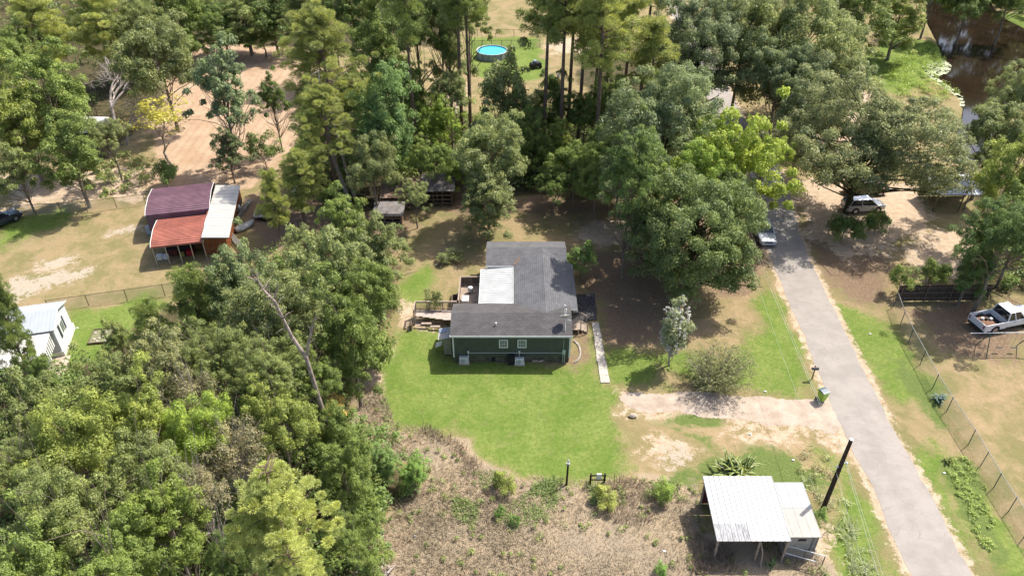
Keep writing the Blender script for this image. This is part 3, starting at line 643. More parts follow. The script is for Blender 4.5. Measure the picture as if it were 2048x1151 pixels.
T('oak_a', 640, 285, 40, 5, DRK, 'dark tree under the yellow green pines', group=gU)
# --- centre grove
T('tall_a', 770, 240, 62, 9, (0.08, 0.125, 0.05), 'dense dark green tree right of the twin trunk pine', group=gC)
T('oak_b', 745, 340, 55, 6, GRY, 'pale grey green tree behind the collapsed brown shed', group=gC)
T('tall_b', 760, 120, 52, 11, MID, 'leafy tree behind the dense dark green one', group=gC)
T('oak_a', 700, 200, 50, 9, MID, 'crown wedged between the pine and the dense tree', group=gC)
T('oak_b', 870, 250, 42, 4.5, BRT, 'bright yellow green low tree amid the pine trunks', group=gC)
T('oak_c', 870, 330, 45, 4.5, MID, 'green low tree between trunks above the brown shed', group=gC)
T('oak_c', 830, 395, 38, 3.8, GRY, 'small grey green tree standing before the brown sheds', group=gC)
T('oak_a', 985, 310, 72, 8, GRY, 'large grey green tree behind the house left end', group=gC)
T('tall_b', 975, 400, 52, 5, GRY, 'dense lower tree directly behind the house deck side', group=gC)
T('airy', 1012, 200, 74, 8, GRY, 'thin grey green tree in front of the round pool', group=gC)
T('twiggy', 1045, 215, 30, 7, GRY, 'bare grey branches right of the thin tree near the pool', name='dead_tree', group=gC)
T('oak_a', 1150, 340, 52, 4.5, MID, 'fresh green low tree below the five pine trunks', group=gC)
T('oak_b', 1070, 300, 42, 4, DRK, 'dark understorey tree between pine trunks', group=gC)
T('oak_c', 1215, 300, 48, 5, DRK, 'dark understorey tree right of the pine trunks', group=gC)
T('tall_a', 1100, 210, 36, 6, DRK, 'ivy dark tree among the pine trunks', group=gC)
T('oak_a', 1170, 230, 42, 6, DRK, 'dark tree behind the leaning pine trunk', group=gC)
T('oak_big', 1325, 270, 112, 9.5, (0.125, 0.155, 0.085), 'large grey green oak left of the lane bend', group=gC)
T('oak_b', 1280, 360, 70, 8, (0.10, 0.13, 0.07), 'grey green oak right behind the house', group=gC)
T('oak_d', 1470, 330, 92, 9.5, (0.165, 0.205, 0.04), 'bright yellow green tree beside the lane', group=gC)
T('oak_c', 1530, 320, 44, 8.5, (0.165, 0.205, 0.04), 'small bright yellow crown reaching over the lane', group=gC)
T('oak_c', 1410, 350, 58, 10, BRT, 'bright green crown left of the yellow green one', group=gC)
T('oak_big', 1392, 470, 122, 6.6, (0.105, 0.138, 0.058), 'huge dark oak right of the house beside the silver sedan', name='oak_tree', group=gC, rz=1.1)
T('oak_a', 1290, 430, 60, 7, (0.085, 0.12, 0.05), 'dark oak nearest the house roof', name='oak_tree', group=gC)
T('oak_a', 1448, 395, 52, 8, (0.115, 0.15, 0.07), 'oak crown reaching toward the parked silver sedan', name='oak_tree', group=gC)
T('bush_b', 1163, 522, 30, 1.9, (0.10, 0.15, 0.05), 'green bush against the back right corner of the house', name='bush', cat='bush', group='bushes in the house yard')
for a in [('oak_d', 700, 320, 40, 3.5, MID, 'low green tree at the foot of the twin trunk pine'), ('oak_b', 800, 330, 42, 4, DRK, 'dark low tree left of the farthest left bare trunk'), ('oak_d', 925, 330, 40, 3.5, BRT, 'bright low tree under the slim pine trunks'),
    ('oak_a', 1040, 270, 46, 5, MID, 'green tree filling the gap left of the dark pine trunk'), ('oak_d', 1110, 285, 36, 4, YEL, 'yellow green low tree glowing between two pine trunks'), ('oak_b', 1110, 375, 40, 3.5, DRK, 'dark low tree at the back edge of the house yard'),
    ('oak_a', 1190, 375, 44, 4, MID, 'low leafy tree at the yard edge left of the oaks'), ('oak_d', 1240, 330, 44, 5, DRK, 'dark tree between the pines and the oaks'), ('oak_a', 900, 190, 40, 7, GRY, 'greyish crown round the vine wrapped tree'),
    ('tall_a', 820, 190, 36, 7, MID, 'leafy tree behind the farthest left bare trunk'), ('oak_b', 1225, 200, 46, 8, MID, 'green crown behind the pine group right side'), ('oak_d', 935, 30, 44, 12, OLV, 'olive crown at the top edge above the pool'),
    ('tall_b', 1050, 250, 34, 5, DRK, 'ivy green tree left of the dark pine trunk'), ('oak_a', 1340, 190, 56, 9, GRY, 'grey oak crown above the large one left of the lane bend'), ('oak_d', 1266, 332, 62, 12.3, DRK, 'oak whose shade falls on the back right of the house roof')]:
    T(*a, group=gC)
# --- pines behind the house (feet visible)
for (bx, by, ht, R, l) in [(834,318,24,2.6,'bare pine trunk farthest left in the grove row'),(925,280,25,3.0,'pine with a slim dark trunk left of the round pool'),(942,272,24,2.8,'pine trunk close beside the slim one left of the pool'),
    (1087,315,25,3.2,'dark pine trunk right of the round pool'),(1119,322,25,3.2,'slim pine trunk left of the group of five'),(1134,290,24,3.2,'pine trunk behind the slim one'),
    (1155,300,24,3.4,'middle pine trunk over the fresh green bush'),(1182,300,23,3.4,'pine trunk left of the leaning one'),(1189,340,23,3.8,'pale leaning pine trunk at the right of the group'),(1240,270,22,3.4,'pine rising over the large grey green oak'),(1280,200,22,3.2,'far pine above the grove near the lane')]:
    TB('pine_b' if R < 3.3 else 'pine_a', bx, by, ht, R, PID if bx < 1100 else PIN, l, group=gP)
pv = TB('tall_b', 905, 245, 24, 2.6, GRY, 'vine wrapped dark tree left of the slim pine', name='vine_covered_tree', group=gC, h0=14)
T('oak_c', 830, 60, 55, 13, MID, 'leafy crown at the top edge above the bare trunks', group=gC)
T('oak_b', 880, 25, 48, 14, GRY, 'crown at the top edge left of the slim pine', group=gC)
# --- right side
for a in [('oak_big', 1400, 100, 92, 10.5, (0.11,0.135,0.08), 'grey green oak overhanging the far bend of the lane'), ('oak_b', 1490, 70, 75, 11, GRY, 'wide oak at the top edge right of the far lane'),
    ('oak_big', 1600, 115, 118, 9.5, GRY, 'wide grey green oak at the top edge left of the pond'), ('oak_c', 1560, 160, 72, 9, (0.10,0.125,0.07), 'dark oak above the shaded yard by the lane'),
    ('oak_a', 1680, 160, 62, 8, (0.11,0.14,0.075), 'oak crown left of the grassy pond bank'), ('tall_a', 1720, 40, 58, 8, MID, 'green tree on the far pond bank, left one'),
    ('tall_b', 1800, 35, 48, 7, YEL, 'yellow green tree at the pond edge on the far bank'), ('oak_a', 1610, 235, 60, 7, (0.10,0.125,0.07), 'oak crown beside the lane above the bright yellow tree'),
    ('ever_a', 1995, 270, 62, 8, GRY, 'pale grey green oak at the right edge near the pond'), ('oak_b', 2030, 200, 52, 9, GRY, 'pale oak at the right edge over the pond'),
    ('tall_a', 2025, 350, 55, 9, YEL, 'bright yellow green tree at the right edge'), ('oak_c', 1965, 325, 34, 6, GRY, 'grey green tree behind the grey roofed shed'),
    ('oak_a', 2010, 480, 92, 8, (0.075,0.115,0.042), 'big dark green tree above the white pickup'), ('tall_b', 1955, 520, 40, 5, (0.07,0.11,0.04), 'dark green tree at the end of the board fence'),
    ('oak_c', 2060, 430, 60, 8, MID, 'leafy tree cut by the right edge above the pickup'),
    ('oak_b', 1940, 5, 60, 7, DRK, 'dark tree beyond the pond at the top edge'), ('oak_a', 2020, 5, 55, 7, DRK, 'dark tree in the top right corner'), ('oak_c', 1870, -15, 50, 8, DRK, 'dark tree above the pond head')]:
    T(*a, group=gR)
T('ever_big', 1735, 285, 165, 8.6, (0.135, 0.152, 0.08), 'biggest oak shading the parked cars right of the lane', name='oak_tree', group=gR, rz=0.3)
T('bush_a', 1690, 462, 30, 1.5, DRK, 'dark shrub left of the big oak trunk', name='bush', cat='bush', group='shrubs around the big oak')
T('bush_a', 1755, 448, 26, 1.2, DRK, 'dark shrub right of the big oak trunk', name='bush', cat='bush', group='shrubs around the big oak')
T('bush_b', 1868, 548, 24, 1.6, MID, 'vine clump on top of the board fence', name='bush', cat='bush', group='shrubs along the board fence')
T('bush_b', 1805, 560, 26, 1.6, MID, 'leafy clump on the left end of the board fence', name='bush', cat='bush', group='shrubs along the board fence')
for k, (x, y, l) in enumerate([(1440,-15,'crown cut by the top edge above the far lane'),(1560,-10,'crown cut by the top edge between the two wide oaks'),(1310,100,'pine crown over the far grove, right one'),(1220,60,'pine crown over the far grove, left one'),(1680,-10,'crown cut by the top edge before the pond trees')]):
    T('pine_a' if 'pine' in l else 'oak_b', x, y, 60, 14 if 'pine' in l else 9, PIN if 'pine' in l else GRY, l, name='pine_tree' if 'pine' in l else 'broadleaf_tree', group=gR)

# --- far wood beyond the top edge and outside, one mass
def mass(name, pts, per, L, colr, label, cat='wood', h=(0.5, 1.2), rc=0.6, m=None, asp=0.45, seed=0, spread=0.8, shell=0.4, dens=None, kind='stuff'):
    rng = np.random.default_rng(seed); cl = np.array([[x, y, z, r] for x, y, z, r in pts])
    me = crown_from(cl, per, L, asp, rng, m or LEAF, name=name, spread=spread, shell=shell, tvar=0.45)
    o = link_mesh(name, me); o.color = (*[v*LK for v in colr], 1); return tag(o, label, cat, kind=kind)
def inside(poly, n, seed):
    r = random.Random(seed); P = V2(poly); xs_ = [p[0] for p in P]; ys_ = [p[1] for p in P]; out = []
    while len(out) < n:
        x = r.uniform(min(xs_), max(xs_)); y = r.uniform(min(ys_), max(ys_))
        if poly_sd(np.array([x]), np.array([y]), P)[0] < 0: out.append((x, y))
    return out, r
def brush(name, poly, n, per, L, colr, label, zr, rr, seed, cat='undergrowth', **kw):
    pts, r = inside(poly, n, seed)
    return mass(name, [(x, y, r.uniform(*zr), r.uniform(*rr)) for x, y in pts], per, L, colr, label, cat, seed=seed, **kw)
brush('undergrowth', [(-150,800),(60,770),(330,700),(430,600),(640,500),(700,470),(770,520),(770,640),(735,730),(700,800),(725,880),(760,960),(770,1060),(735,1200),(-150,1300)], 900, 70, 0.30, DRK, 'dense green undergrowth filling the lower left thicket', (0.2, 2.2), (0.5, 1.3), 31)
brush('undergrowth', [(600,190),(760,150),(880,220),(1240,235),(1300,260),(1290,350),(1235,385),(1130,370),(1040,385),(920,372),(760,365),(640,420),(600,330)], 620, 70, 0.32, MID, 'mixed green undergrowth beneath the pines behind the house', (0.2, 2.0), (0.5, 1.2), 32)
brush('undergrowth', [(-150,-60),(900,-60),(860,60),(600,75),(420,90),(320,140),(280,190),(120,230),(0,250),(-150,250)], 700, 60, 0.42, DRK, 'dark undergrowth beneath the far left woods', (0.3, 3.5), (0.8, 1.9), 33)
brush('undergrowth', [(120,330),(240,300),(300,330),(290,380),(190,390)], 60, 60, 0.26, OLV, 'scrubby undergrowth behind the left yard fence', (0.1, 0.6), (0.3, 0.7), 34)
brush('undergrowth', [(1940,470),(2120,440),(2120,590),(1960,580)], 110, 60, 0.28, DRK, 'dark undergrowth behind the board fence', (0.2, 1.6), (0.5, 1.0), 35)
brush('undergrowth', [(690,850),(730,870),(770,960),(745,1040),(730,1151),(650,1151),(650,900)], 120, 90, 0.22, MID, 'green scrub along the thicket edge by the dry field', (0.2, 1.5), (0.4, 0.9), 36)
brush('reeds', [(1760,140),(1860,85),(1885,135),(1860,150),(1915,185),(1880,215),(1800,200)], 150, 50, 0.34, BRT, 'bright green waterside growth on the near pond bank', (0.05, 0.4), (0.5, 1.0), 37, asp=0.2)
brush('undergrowth', [(1850,-60),(2150,-60),(2150,60),(2060,50),(2000,22),(1960,-35)], 160, 60, 0.4, MID, 'green growth on the far side of the pond', (0.2, 1.6), (0.7, 1.5), 39)
brush('roadside_weeds', [(1885,925),(1925,905),(1968,960),(1985,1030),(1985,1130),(1945,1060)], 80, 50, 0.12, (0.16, 0.205, 0.07), 'leafy green weeds on the verge right of the lane', (0.0, 0.12), (0.12, 0.34), 40)

# lily pads: flat discs on the water
lp, rr_ = inside([(1845,128),(1888,118),(1905,128),(1895,145),(1870,150),(1925,190),(1932,212),(1905,205),(1850,160)], 420, 41)
mb = MB()
for x, y in lp:
    r0 = rr_.uniform(0.14, 0.32); z = -0.205+rr_.uniform(0, .02); a0 = rr_.random()*6
    mb.add([(x+r0*math.cos(a0+k*0.95), y+r0*math.sin(a0+k*0.95), z) for k in range(7)], [tuple(range(7))])
tag(mb.build('lily_pads', mat('lily_pad', (0.40, 0.44, 0.26), 0.5, 0.4, var=0.3, scale=0.8)), 'pale green lily pads floating along the pond margin', 'lily pads', kind='stuff')

# dry weeds: thin stems leaning every way
def weeds(name, polys, n, colr, label, L=(0.3, 0.8), wdt=0.035, seed=1, lean=0.9, clump=True, cat='weeds'):
    rng = np.random.default_rng(seed); P = [V2(p) for p in polys]; X = []; Y = []
    x0 = min(q[0] for p in P for q in p); x1 = max(q[0] for p in P for q in p); y0 = min(q[1] for p in P for q in p); y1 = max(q[1] for p in P for q in p)
    tot = 0
    while tot < n:
        x = rng.uniform(x0, x1, n*2); y = rng.uniform(y0, y1, n*2)
        k = np.zeros(len(x), bool)
        for p in P: k |= poly_sd(x, y, p) < -0.1+0.5*(vnoise(x, y, 1.5, 3)-.5)
        if clump: k &= vnoise(x, y, 1.1, seed)*0.6+vnoise(x, y, 3.5, seed+1)*0.4 > rng.uniform(0.25, 0.62, len(x))
        X.append(x[k]); Y.append(y[k]); tot += k.sum()
    x = np.concatenate(X)[:n]; y = np.concatenate(Y)[:n]
    ll = rng.uniform(L[0], L[1], n)*(0.5+vnoise(x, y, 2.5, seed+5)); a = rng.uniform(0, 6.283, n)+vnoise(x, y, 2.0, seed+2)*6; el = rng.uniform(0.1, 1.0, n)*lean
    d = np.stack([np.cos(a)*np.sin(el*1.5), np.sin(a)*np.sin(el*1.5), np.cos(el*1.5)], 1); s = np.stack([-np.sin(a), np.cos(a), np.zeros(n)], 1)*wdt
    b = np.stack([x, y, np.full(n, -0.04)], 1); mid = b+d*ll[:, None]*0.55; tip = b+d*ll[:, None]; tip[:, 2] -= 0.15*ll
    co = np.stack([b-s*.5, b+s*.5, mid+s*.5, tip, mid-s*.5], 1).reshape(-1, 3)
    me = raw_mesh(name, co, 5, np.arange(len(co)), DRYL)
    at = me.attributes.new('tint', 'FLOAT', 'POINT'); at.data.foreach_set('value', np.repeat(np.clip(vnoise(x, y, 4, seed+8)*0.7+rng.random(n)*0.5-0.1, 0, 1), 5).astype(np.float32))
    o = link_mesh(name, me); o.color = (*[v*0.85 for v in colr], 1); return tag(o, label, cat, kind='stuff')
weeds('dry_weeds', STRAW, 36000, (0.52, 0.435, 0.32), 'tangled pinkish brown dry weeds across the foreground field', seed=3, wdt=0.025, L=(0.15, 0.55), lean=1.15, clump=False)
weeds('dead_stalks', [[(845,845),(880,860),(930,885),(965,930),(940,950),(900,900),(840,870)], [(1190,975),(1260,960),(1330,990),(1300,1060),(1220,1040)], [(1385,1060),(1470,1110),(1480,1151),(1380,1151)]], 1300, (0.38, 0.30, 0.23), 'dark dead stalks standing along the lawn edge', L=(0.5, 1.1), seed=9, lean=0.4, clump=False)
weeds('green_weeds', [[(1110,950),(1130,980),(1100,1040),(1020,1060),(1000,1020)], [(900,980),(960,1010),(950,1060),(900,1030)], [(960,940),(1010,940),(1010,975),(960,975)], [(1180,970),(1250,970),(1250,1010),(1180,1010)], [(1290,960),(1360,960),(1360,1000),(1290,1000)]], 4500, (0.34, 0.44, 0.16), 'patches of green weeds growing through the dry field', L=(0.2, 0.55), seed=12, wdt=0.05)
weeds('tall_grass', [[(1640,985),(1700,990),(1720,1060),(1700,1100),(1660,1050)], [(1610,960),(1640,955),(1665,1010),(1655,1080),(1640,1030)], [(1690,1100),(1740,1090),(1760,1151),(1690,1151)]], 700, (0.75, 0.78, 0.48), 'pale tall grass beside the cream shed', L=(0.3, 0.8), seed=14, lean=0.7, wdt=0.03)
# single bushes and plants near the lawn
bushes = [(1008, 965, 24, 0.7, YEL, 'yellow green weed bush left of the lamp post'), (1210, 994, 26, 0.6, (0.17,0.19,0.06), 'olive weed bush below the meter rack'), (1328, 985, 24, 0.7, (0.13,0.18,0.05), 'green weed bush left of the white roofed shed'),
    (1000, 1022, 11, 0.4, (0.1,0.17,0.05), 'tiny green bush in the dry field, left of two'), (1030, 1040, 11, 0.4, (0.1,0.17,0.05), 'tiny green bush in the dry field, right of two'), (1322, 1140, 15, 0.4, (0.12,0.2,0.06), 'little bush at the bottom edge right of centre')]
for (x, y, r, h, c, l) in bushes: T('bush_b', x, y, r, h, c, l, name='bush', cat='bush', group='low bushes in the dry field')
T('bush_a', 1880, 545, 18, 0.9, MID, 'round shrub behind the board fence', name='bush', cat='bush', group='shrubs along the board fence')

# crepe myrtle and fuzzy shrub
broad('crepe', 51, 1.35, 2.7, 4.0, 70, 0.42, 110, 0.17, asp=0.5, low=-0.9, irregular=0.3, inner=0.3, tr=0.09, limbs=50, bark=GREYW)
cm = T('crepe', 1350, 660, 29, 3.9, (0.155, 0.175, 0.11), 'slender tree with white blossom at the end of the footpath lawn', name='flowering_tree', zs=1.0, rz=0.5)
rng = np.random.default_rng(77); cl = lobes(rng, 210, 1.4, 2.75, 4.0, 0.14, -0.8, 0.3, 0.75)
fl = crown_from(cl, 16, 0.13, 0.8, rng, leaf_mat('white_petal', 0.7, 0.2, 0.9, (1.1, 1.1, 1.1)), name='blossom', shell=0.1)
fo_ = link_mesh('blossom', fl, cm); fo_.color = (0.5, 0.48, 0.43, 1); fo_.scale = [c for c in cm.children if c.name.startswith('crown')][0].scale
def fuzzy_shrub():
    P = G(1432, 768); r = empty('shrub', (P.x, P.y, 0), 'hazy thin twigged shrub on the lawn right of the white blossom tree', 'shrub')
    rng = np.random.default_rng(5); mb = MB(); cl = []
    for k in range(230):
        a = rng.random()*6.283; t = rng.random()**0.6*1.05; ln = 3.0*(0.75+0.35*rng.random()); d = np.array([math.cos(a)*math.sin(t), math.sin(a)*math.sin(t), math.cos(t)])
        p0 = np.array([math.cos(a)*0.2, math.sin(a)*0.2, 0]); p1 = p0+d*ln*0.5+np.array([0, 0, 0.15]); p2 = p0+d*ln
        mb.tube([p0, p1, p2], [0.016, 0.011, 0.004], 3, cap=False)
        for u in (0.35, 0.5, 0.65, 0.8, 0.95): cl.append([*(p0+d*ln*u+rng.normal(size=3)*0.12), 0.2])
    mb.build('stem', GREYW, r)
    me = crown_from(np.array(cl), 14, 0.10, 0.35, rng, LEAF, shell=0.1, tvar=0.6); c = link_mesh('crown', me, r); c.color = (0.26, 0.285, 0.14, 1)
    r.scale = (1.22, 1.22, 1.1)
fuzzy_shrub()

pts_ = []
rw = random.Random(4)
for k in range(2600):
    x_ = rw.uniform(-150, 190); y_ = rw.uniform(186, 215); pts_.append((x_, y_, rw.uniform(1, 19)*(1-0.25*rw.random()), rw.uniform(1.2, 2.6)))
for k in range(1000):
    x_ = rw.uniform(105, 175); y_ = rw.uniform(120, 190); pts_.append((x_, y_, rw.uniform(1, 17), rw.uniform(1.2, 2.6)))
for k in range(1500): pts_.append((rw.uniform(55, 180), rw.uniform(170, 190), rw.uniform(0.5, 29), rw.uniform(1.5, 3.0)))  # taller trees out of view, raised so the pond mirrors wood instead of sky
mass('offscreen_wood', pts_, 70, 0.9, DRK, 'unseen dense wood beyond the fields and pond, added to darken the pond reflection', seed=60)

brush('scrub', [(700,840),(790,870),(860,930),(870,985),(800,1000),(760,1060),(790,1110),(740,1151),(690,1151),(700,1000)], 75, 110, 0.16, (0.10, 0.15, 0.055), 'patchy green scrub spreading from the thicket into the dry field', (0.1, 0.9), (0.3, 0.75), 81, cat='scrub')
brush('scrub', [(1590,900),(1660,900),(1680,960),(1640,985),(1600,960)], 10, 50, 0.14, (0.16, 0.17, 0.09), 'pale scrub between the cream shed and the utility pole', (0.1, 0.4), (0.3, 0.5), 82, cat='scrub')
T('bush_b', 1634, 1036, 20, 1.2, (0.12, 0.17, 0.06), 'green bush growing at the foot of the utility pole', name='bush', cat='bush')

brush('scrub', STRAW[0], 150, 45, 0.13, (0.12, 0.15, 0.06), 'scattered small green weeds dotted through the dry field', (0.05, 0.25), (0.12, 0.35), 83, cat='weeds')

# ------------------------------------------------------------------ buildings
def PY(x, y, Y):
    d = (y-CY)/F; t = Y/(math.cos(TH)-d*math.sin(TH)); return Vector((t*(x-CX)/F, Y, H-t*(math.sin(TH)+d*math.cos(TH))))
SN = empty('dead_tree', G(642, 812), 'tall leaning dead grey snag with a forked bare trunk', 'dead tree')
mb = MB(); Y0 = 36.5
main = [(645,820),(627,762),(612,714),(585,675),(566,637),(550,603),(527,580),(516,562),(504,549)]
m3 = [PY(x, y, Y0+i*0.12) for i, (x, y) in enumerate(main)]; m3 = [Vector((m3[0].x+0.25, Y0, -0.3))]+m3
mb.tube(m3, [0.24,0.18,0.165,0.145,0.12,0.10,0.085,0.06,0.042,0.02], 8)
mb.tube([PY(x, y, Y0+0.3+i*0.1) for i, (x, y) in enumerate([(614,718),(616,690),(622,665),(627,645),(633,628)])], [0.11,0.10,0.08,0.06,0.02], 6)
mb.tube([PY(x, y, Y0+0.9) for x, y in [(549,604),(551,588),(556,570)]], [0.09,0.07,0.03], 6)
for a, b in [((585,675),(570,672)),((600,698),(592,690)),((566,637),(577,625)),((627,645),(637,636)),((527,580),(520,581)),((540,592),(531,600)),((622,665),(615,650)),((575,655),(566,660))]:
    mb.tube([PY(*a, Y0+0.5), PY((a[0]+b[0])/2, (a[1]+b[1])/2-3, Y0+0.4), PY(*b, Y0+0.3)], [0.045, 0.03, 0.012], 4)
rs_ = random.Random(2)
for k in range(26):
    a_ = m3[rs_.randint(3, 9)].lerp(m3[rs_.randint(4, 9)], rs_.random()); d_ = Vector((rs_.uniform(-1, 1), rs_.uniform(-1, 1), rs_.uniform(-.1, 1))).normalized()*rs_.uniform(0.3, 1.3); mb.tube([a_, a_+d_*0.5+Vector((0, 0, .08)), a_+d_], [0.03, 0.02, 0.006], 4)
B0 = Vector((m3[0].x, m3[0].y, 0)); SN.location = B0; mb.v = [(x-B0.x, y-B0.y, z) for x, y, z in mb.v]
mb.build('trunk', mat('snag_wood', (0.33, 0.27, 0.23), 0.95, 0.1, var=0.45, scale=2.5, bump=0.9, detail=8), SN)

for k, (pts__, r0_, l_) in enumerate(((((700,402),(672,330),(652,240),(636,142)), 0.26, 'long bare pale trunk leaning in front of the yellow green pines, left one'), (((712,400),(690,330),(665,240),(650,165)), 0.22, 'bare pale trunk just right of the longer leaning one'))):
    b0 = G(*pts__[0]); mb = MB(); mb.tube([Vector((0, 0, -.2))]+[PY(x, y, b0.y)-b0 for x, y in pts__[1:]], [r0_, r0_*.85, r0_*.65, r0_*.3], 7)
    e_ = empty('dead_tree', b0, l_, 'dead tree', 'bare trunks before the yellow green pines'); mb.build('trunk', GREYW, e_)
    mb = MB()
    for q in range(5): a_ = PY(*pts__[3], b0.y).lerp(PY(*pts__[1], b0.y), q/6)-b0; mb.tube([a_, a_+Vector((rnd.uniform(-1, 1), rnd.uniform(-1, .2), rnd.uniform(-.2, .4)))], [0.05, 0.012], 4)
    mb.build('branches', GREYW, e_)
def shingle(name, swap, c1, c2):
    m = bpy.data.materials.new(name); m.use_nodes = True; nt = m.node_tree; b = nt.nodes['Principled BSDF']
    b.inputs['Roughness'].default_value = 0.92; b.inputs['Specular IOR Level'].default_value = 0.15
    P = nt.nodes.new('ShaderNodeTexCoord').outputs['Object']; mp = nt.nodes.new('ShaderNodeMapping'); nt.links.new(P, mp.inputs[0])
    if swap: mp.inputs['Rotation'].default_value = (0, 0, math.pi/2)
    br = nt.nodes.new('ShaderNodeTexBrick'); nt.links.new(mp.outputs[0], br.inputs['Vector'])
    br.inputs['Scale'].default_value = 1.0; br.inputs['Brick Width'].default_value = 0.42; br.inputs['Row Height'].default_value = 0.19
    br.inputs['Mortar Size'].default_value = 0.012; br.inputs['Mortar Smooth'].default_value = 0.4; br.offset = 0.5
    br.inputs['Color1'].default_value = (*c1, 1); br.inputs['Color2'].default_value = (*c2, 1); br.inputs['Mortar'].default_value = (c1[0]*0.5, c1[1]*0.5, c1[2]*0.5, 1)
    n1 = sstep(nt, nz(nt, 0.7, 5, 0.65, P, 0.5), 0.35, 0.7); n2 = sstep(nt, nz(nt, 18, 3, 0.7, P), 0.3, 0.7)
    c = mixc(nt, mth(nt, 'MULTIPLY', n1, 0.4), br.outputs['Color'], tuple(x*1.22+0.02 for x in c2)); c = mixc(nt, mth(nt, 'MULTIPLY', n2, 0.3), c, tuple(x*0.7 for x in c1))
    nt.links.new(c, b.inputs['Base Color'])
    bp = nt.nodes.new('ShaderNodeBump'); bp.inputs['Strength'].default_value = 0.6; bp.inputs['Distance'].default_value = 0.02
    nt.links.new(br.outputs['Fac'], bp.inputs['Height']); bp.invert = True; nt.links.new(bp.outputs[0], b.inputs['Normal']); return m
SH_F = shingle('shingle_charcoal', False, (0.070, 0.066, 0.066), (0.098, 0.092, 0.092))
SH_M = shingle('shingle_grey', True, (0.095, 0.095, 0.10), (0.125, 0.125, 0.13))
GREENW = mat('dark_green_siding', (0.078, 0.094, 0.074), 0.6, 0.3, var=0.12, scale=2)
TRIM = mat('white_trim', (0.72, 0.74, 0.70), 0.5, 0.4, var=0.05, scale=3)
GLASS = mat('window_glass', (0.10, 0.12, 0.13), 0.08, 0.6, var=0.3, scale=2)
SKIRT = mat('mossy_skirting', (0.12, 0.11, 0.08), 0.95, 0.1, var=0.4, scale=3, bump=0.4)
WEATH = mat('weathered_wood', (0.36, 0.29, 0.23), 0.92, 0.15, var=0.25, scale=5, bump=0.3)
WEATHD = mat('old_brown_wood', (0.17, 0.12, 0.09), 0.92, 0.15, var=0.35, scale=4, bump=0.3)
METW = mat('white_sheet_metal', (0.45, 0.46, 0.46), 0.4, 0.5, metal=0.0, var=0.05, scale=0.8)
METG = mat('galvanised_patio_metal', (0.46, 0.48, 0.47), 0.45, 0.5, var=0.12, scale=1.1, col2=(0.58, 0.58, 0.56), detail=8)
DARK = mat('near_black', (0.02, 0.02, 0.022), 0.6, 0.3)
PLW = mat('white_plastic', (0.72, 0.72, 0.70), 0.45, 0.4, var=0.05)

hs = empty('house', (0, 48.35, 0), 'dark green house with grey shingle roofs in the middle of the photo', 'house')
O = Vector((0, 48.35, 0))
def hb(): return MB()
def hbuild(mb, name, m, parent=None, **k):
    mb.v = [(x, y-48.35, z) for x, y, z in mb.v]; return mb.build(name, m, parent or hs, **k)
def hmat(m): return m
# walls
w = hb(); w.bb(-4.98, 4.92, 48.40, 52.35, 0.62, 2.98); w.bb(0.25, 5.35, 52.353, 58.6, 0.45, 2.97); w.bb(-2.28, 5.05, 58.603, 62.55, 0.45, 2.98)
for x0, x1, yc, hw in ((-4.98, 4.92, 50.38, 1.95), (-2.28, 5.05, 60.58, 1.95)):
    for xx in (x0+0.002, x1-0.05):
        w.add([(xx, yc-hw, 2.98), (xx, yc+hw, 2.98), (xx, yc, 3.68), (xx+0.048, yc-hw, 2.98), (xx+0.048, yc+hw, 2.98), (xx+0.048, yc, 3.68)], [(0, 2, 1), (3, 4, 5), (0, 1, 4, 3), (1, 2, 5, 4), (2, 0, 3, 5)])
for k in range(33):
    x = -4.9+k*0.305; w.bb(x-0.02, x+0.02, 48.38, 48.4, 0.64, 2.96)
wall = hbuild(w, 'wall', GREENW)
s = hb(); s.bb(-4.93, 4.87, 48.46, 52.3, -0.1, 0.62); s.bb(0.3, 5.3, 52.4, 58.6, -0.1, 0.45); s.bb(-2.2, 5.0, 58.62, 62.5, -0.1, 0.45)
for k in range(22):
    x = -4.7+k*0.45+rnd.uniform(-.05, .05); s.bb(x-0.03, x+0.03, 48.43, 48.46, -0.05, 0.6)
hbuild(s, 'skirting', SKIRT)
t = hb(); t.bb(-5.02, -4.90, 48.355, 48.40, 0.55, 2.97); t.bb(4.82, 4.96, 48.355, 48.40, 0.55, 2.97); t.bb(-5.025, -4.982, 48.36, 48.52, 0.55, 2.97); t.bb(4.922, 4.965, 48.36, 48.52, 0.55, 2.97)
hbuild(t, 'corner_trim', TRIM)
def gable(x0, x1, y0, y1, yr, ze, zr, th=0.11):
    mb = hb(); A = [(x0, y0, ze), (x1, y0, ze), (x1, yr, zr), (x0, yr, zr)]; B = [(x0, yr, zr), (x1, yr, zr), (x1, y1, ze), (x0, y1, ze)]
    mb.slab(A, th); mb.slab(B, th); return mb
hbuild(gable(-5.17, 5.06, 48.13, 52.62, 50.4, 3.08, 3.80), 'roof', SH_F)
hbuild(gable(-2.47, 5.20, 58.42, 62.75, 60.55, 3.08, 3.80), 'roof', shingle('shingle_back', False, (0.098, 0.096, 0.10), (0.128, 0.126, 0.13)))
mb = hb(); xr = 2.9
mb.slab([(0.14, 52.45, 3.03), (xr, 50.43, 3.79), (xr, 60.5, 3.79), (0.14, 58.6, 3.03)], 0.1)
mb.slab([(xr, 50.43, 3.79), (5.74, 52.3, 3.03), (5.74, 58.75, 3.03), (xr, 60.5, 3.79)], 0.1)
mb.slab([(5.05, 52.3, 3.22), (5.05, 51.6, 3.12), (5.74, 51.6, 3.0), (5.74, 52.3, 3.035)][::-1], 0.05)
hbuild(mb, 'roof', SH_M)
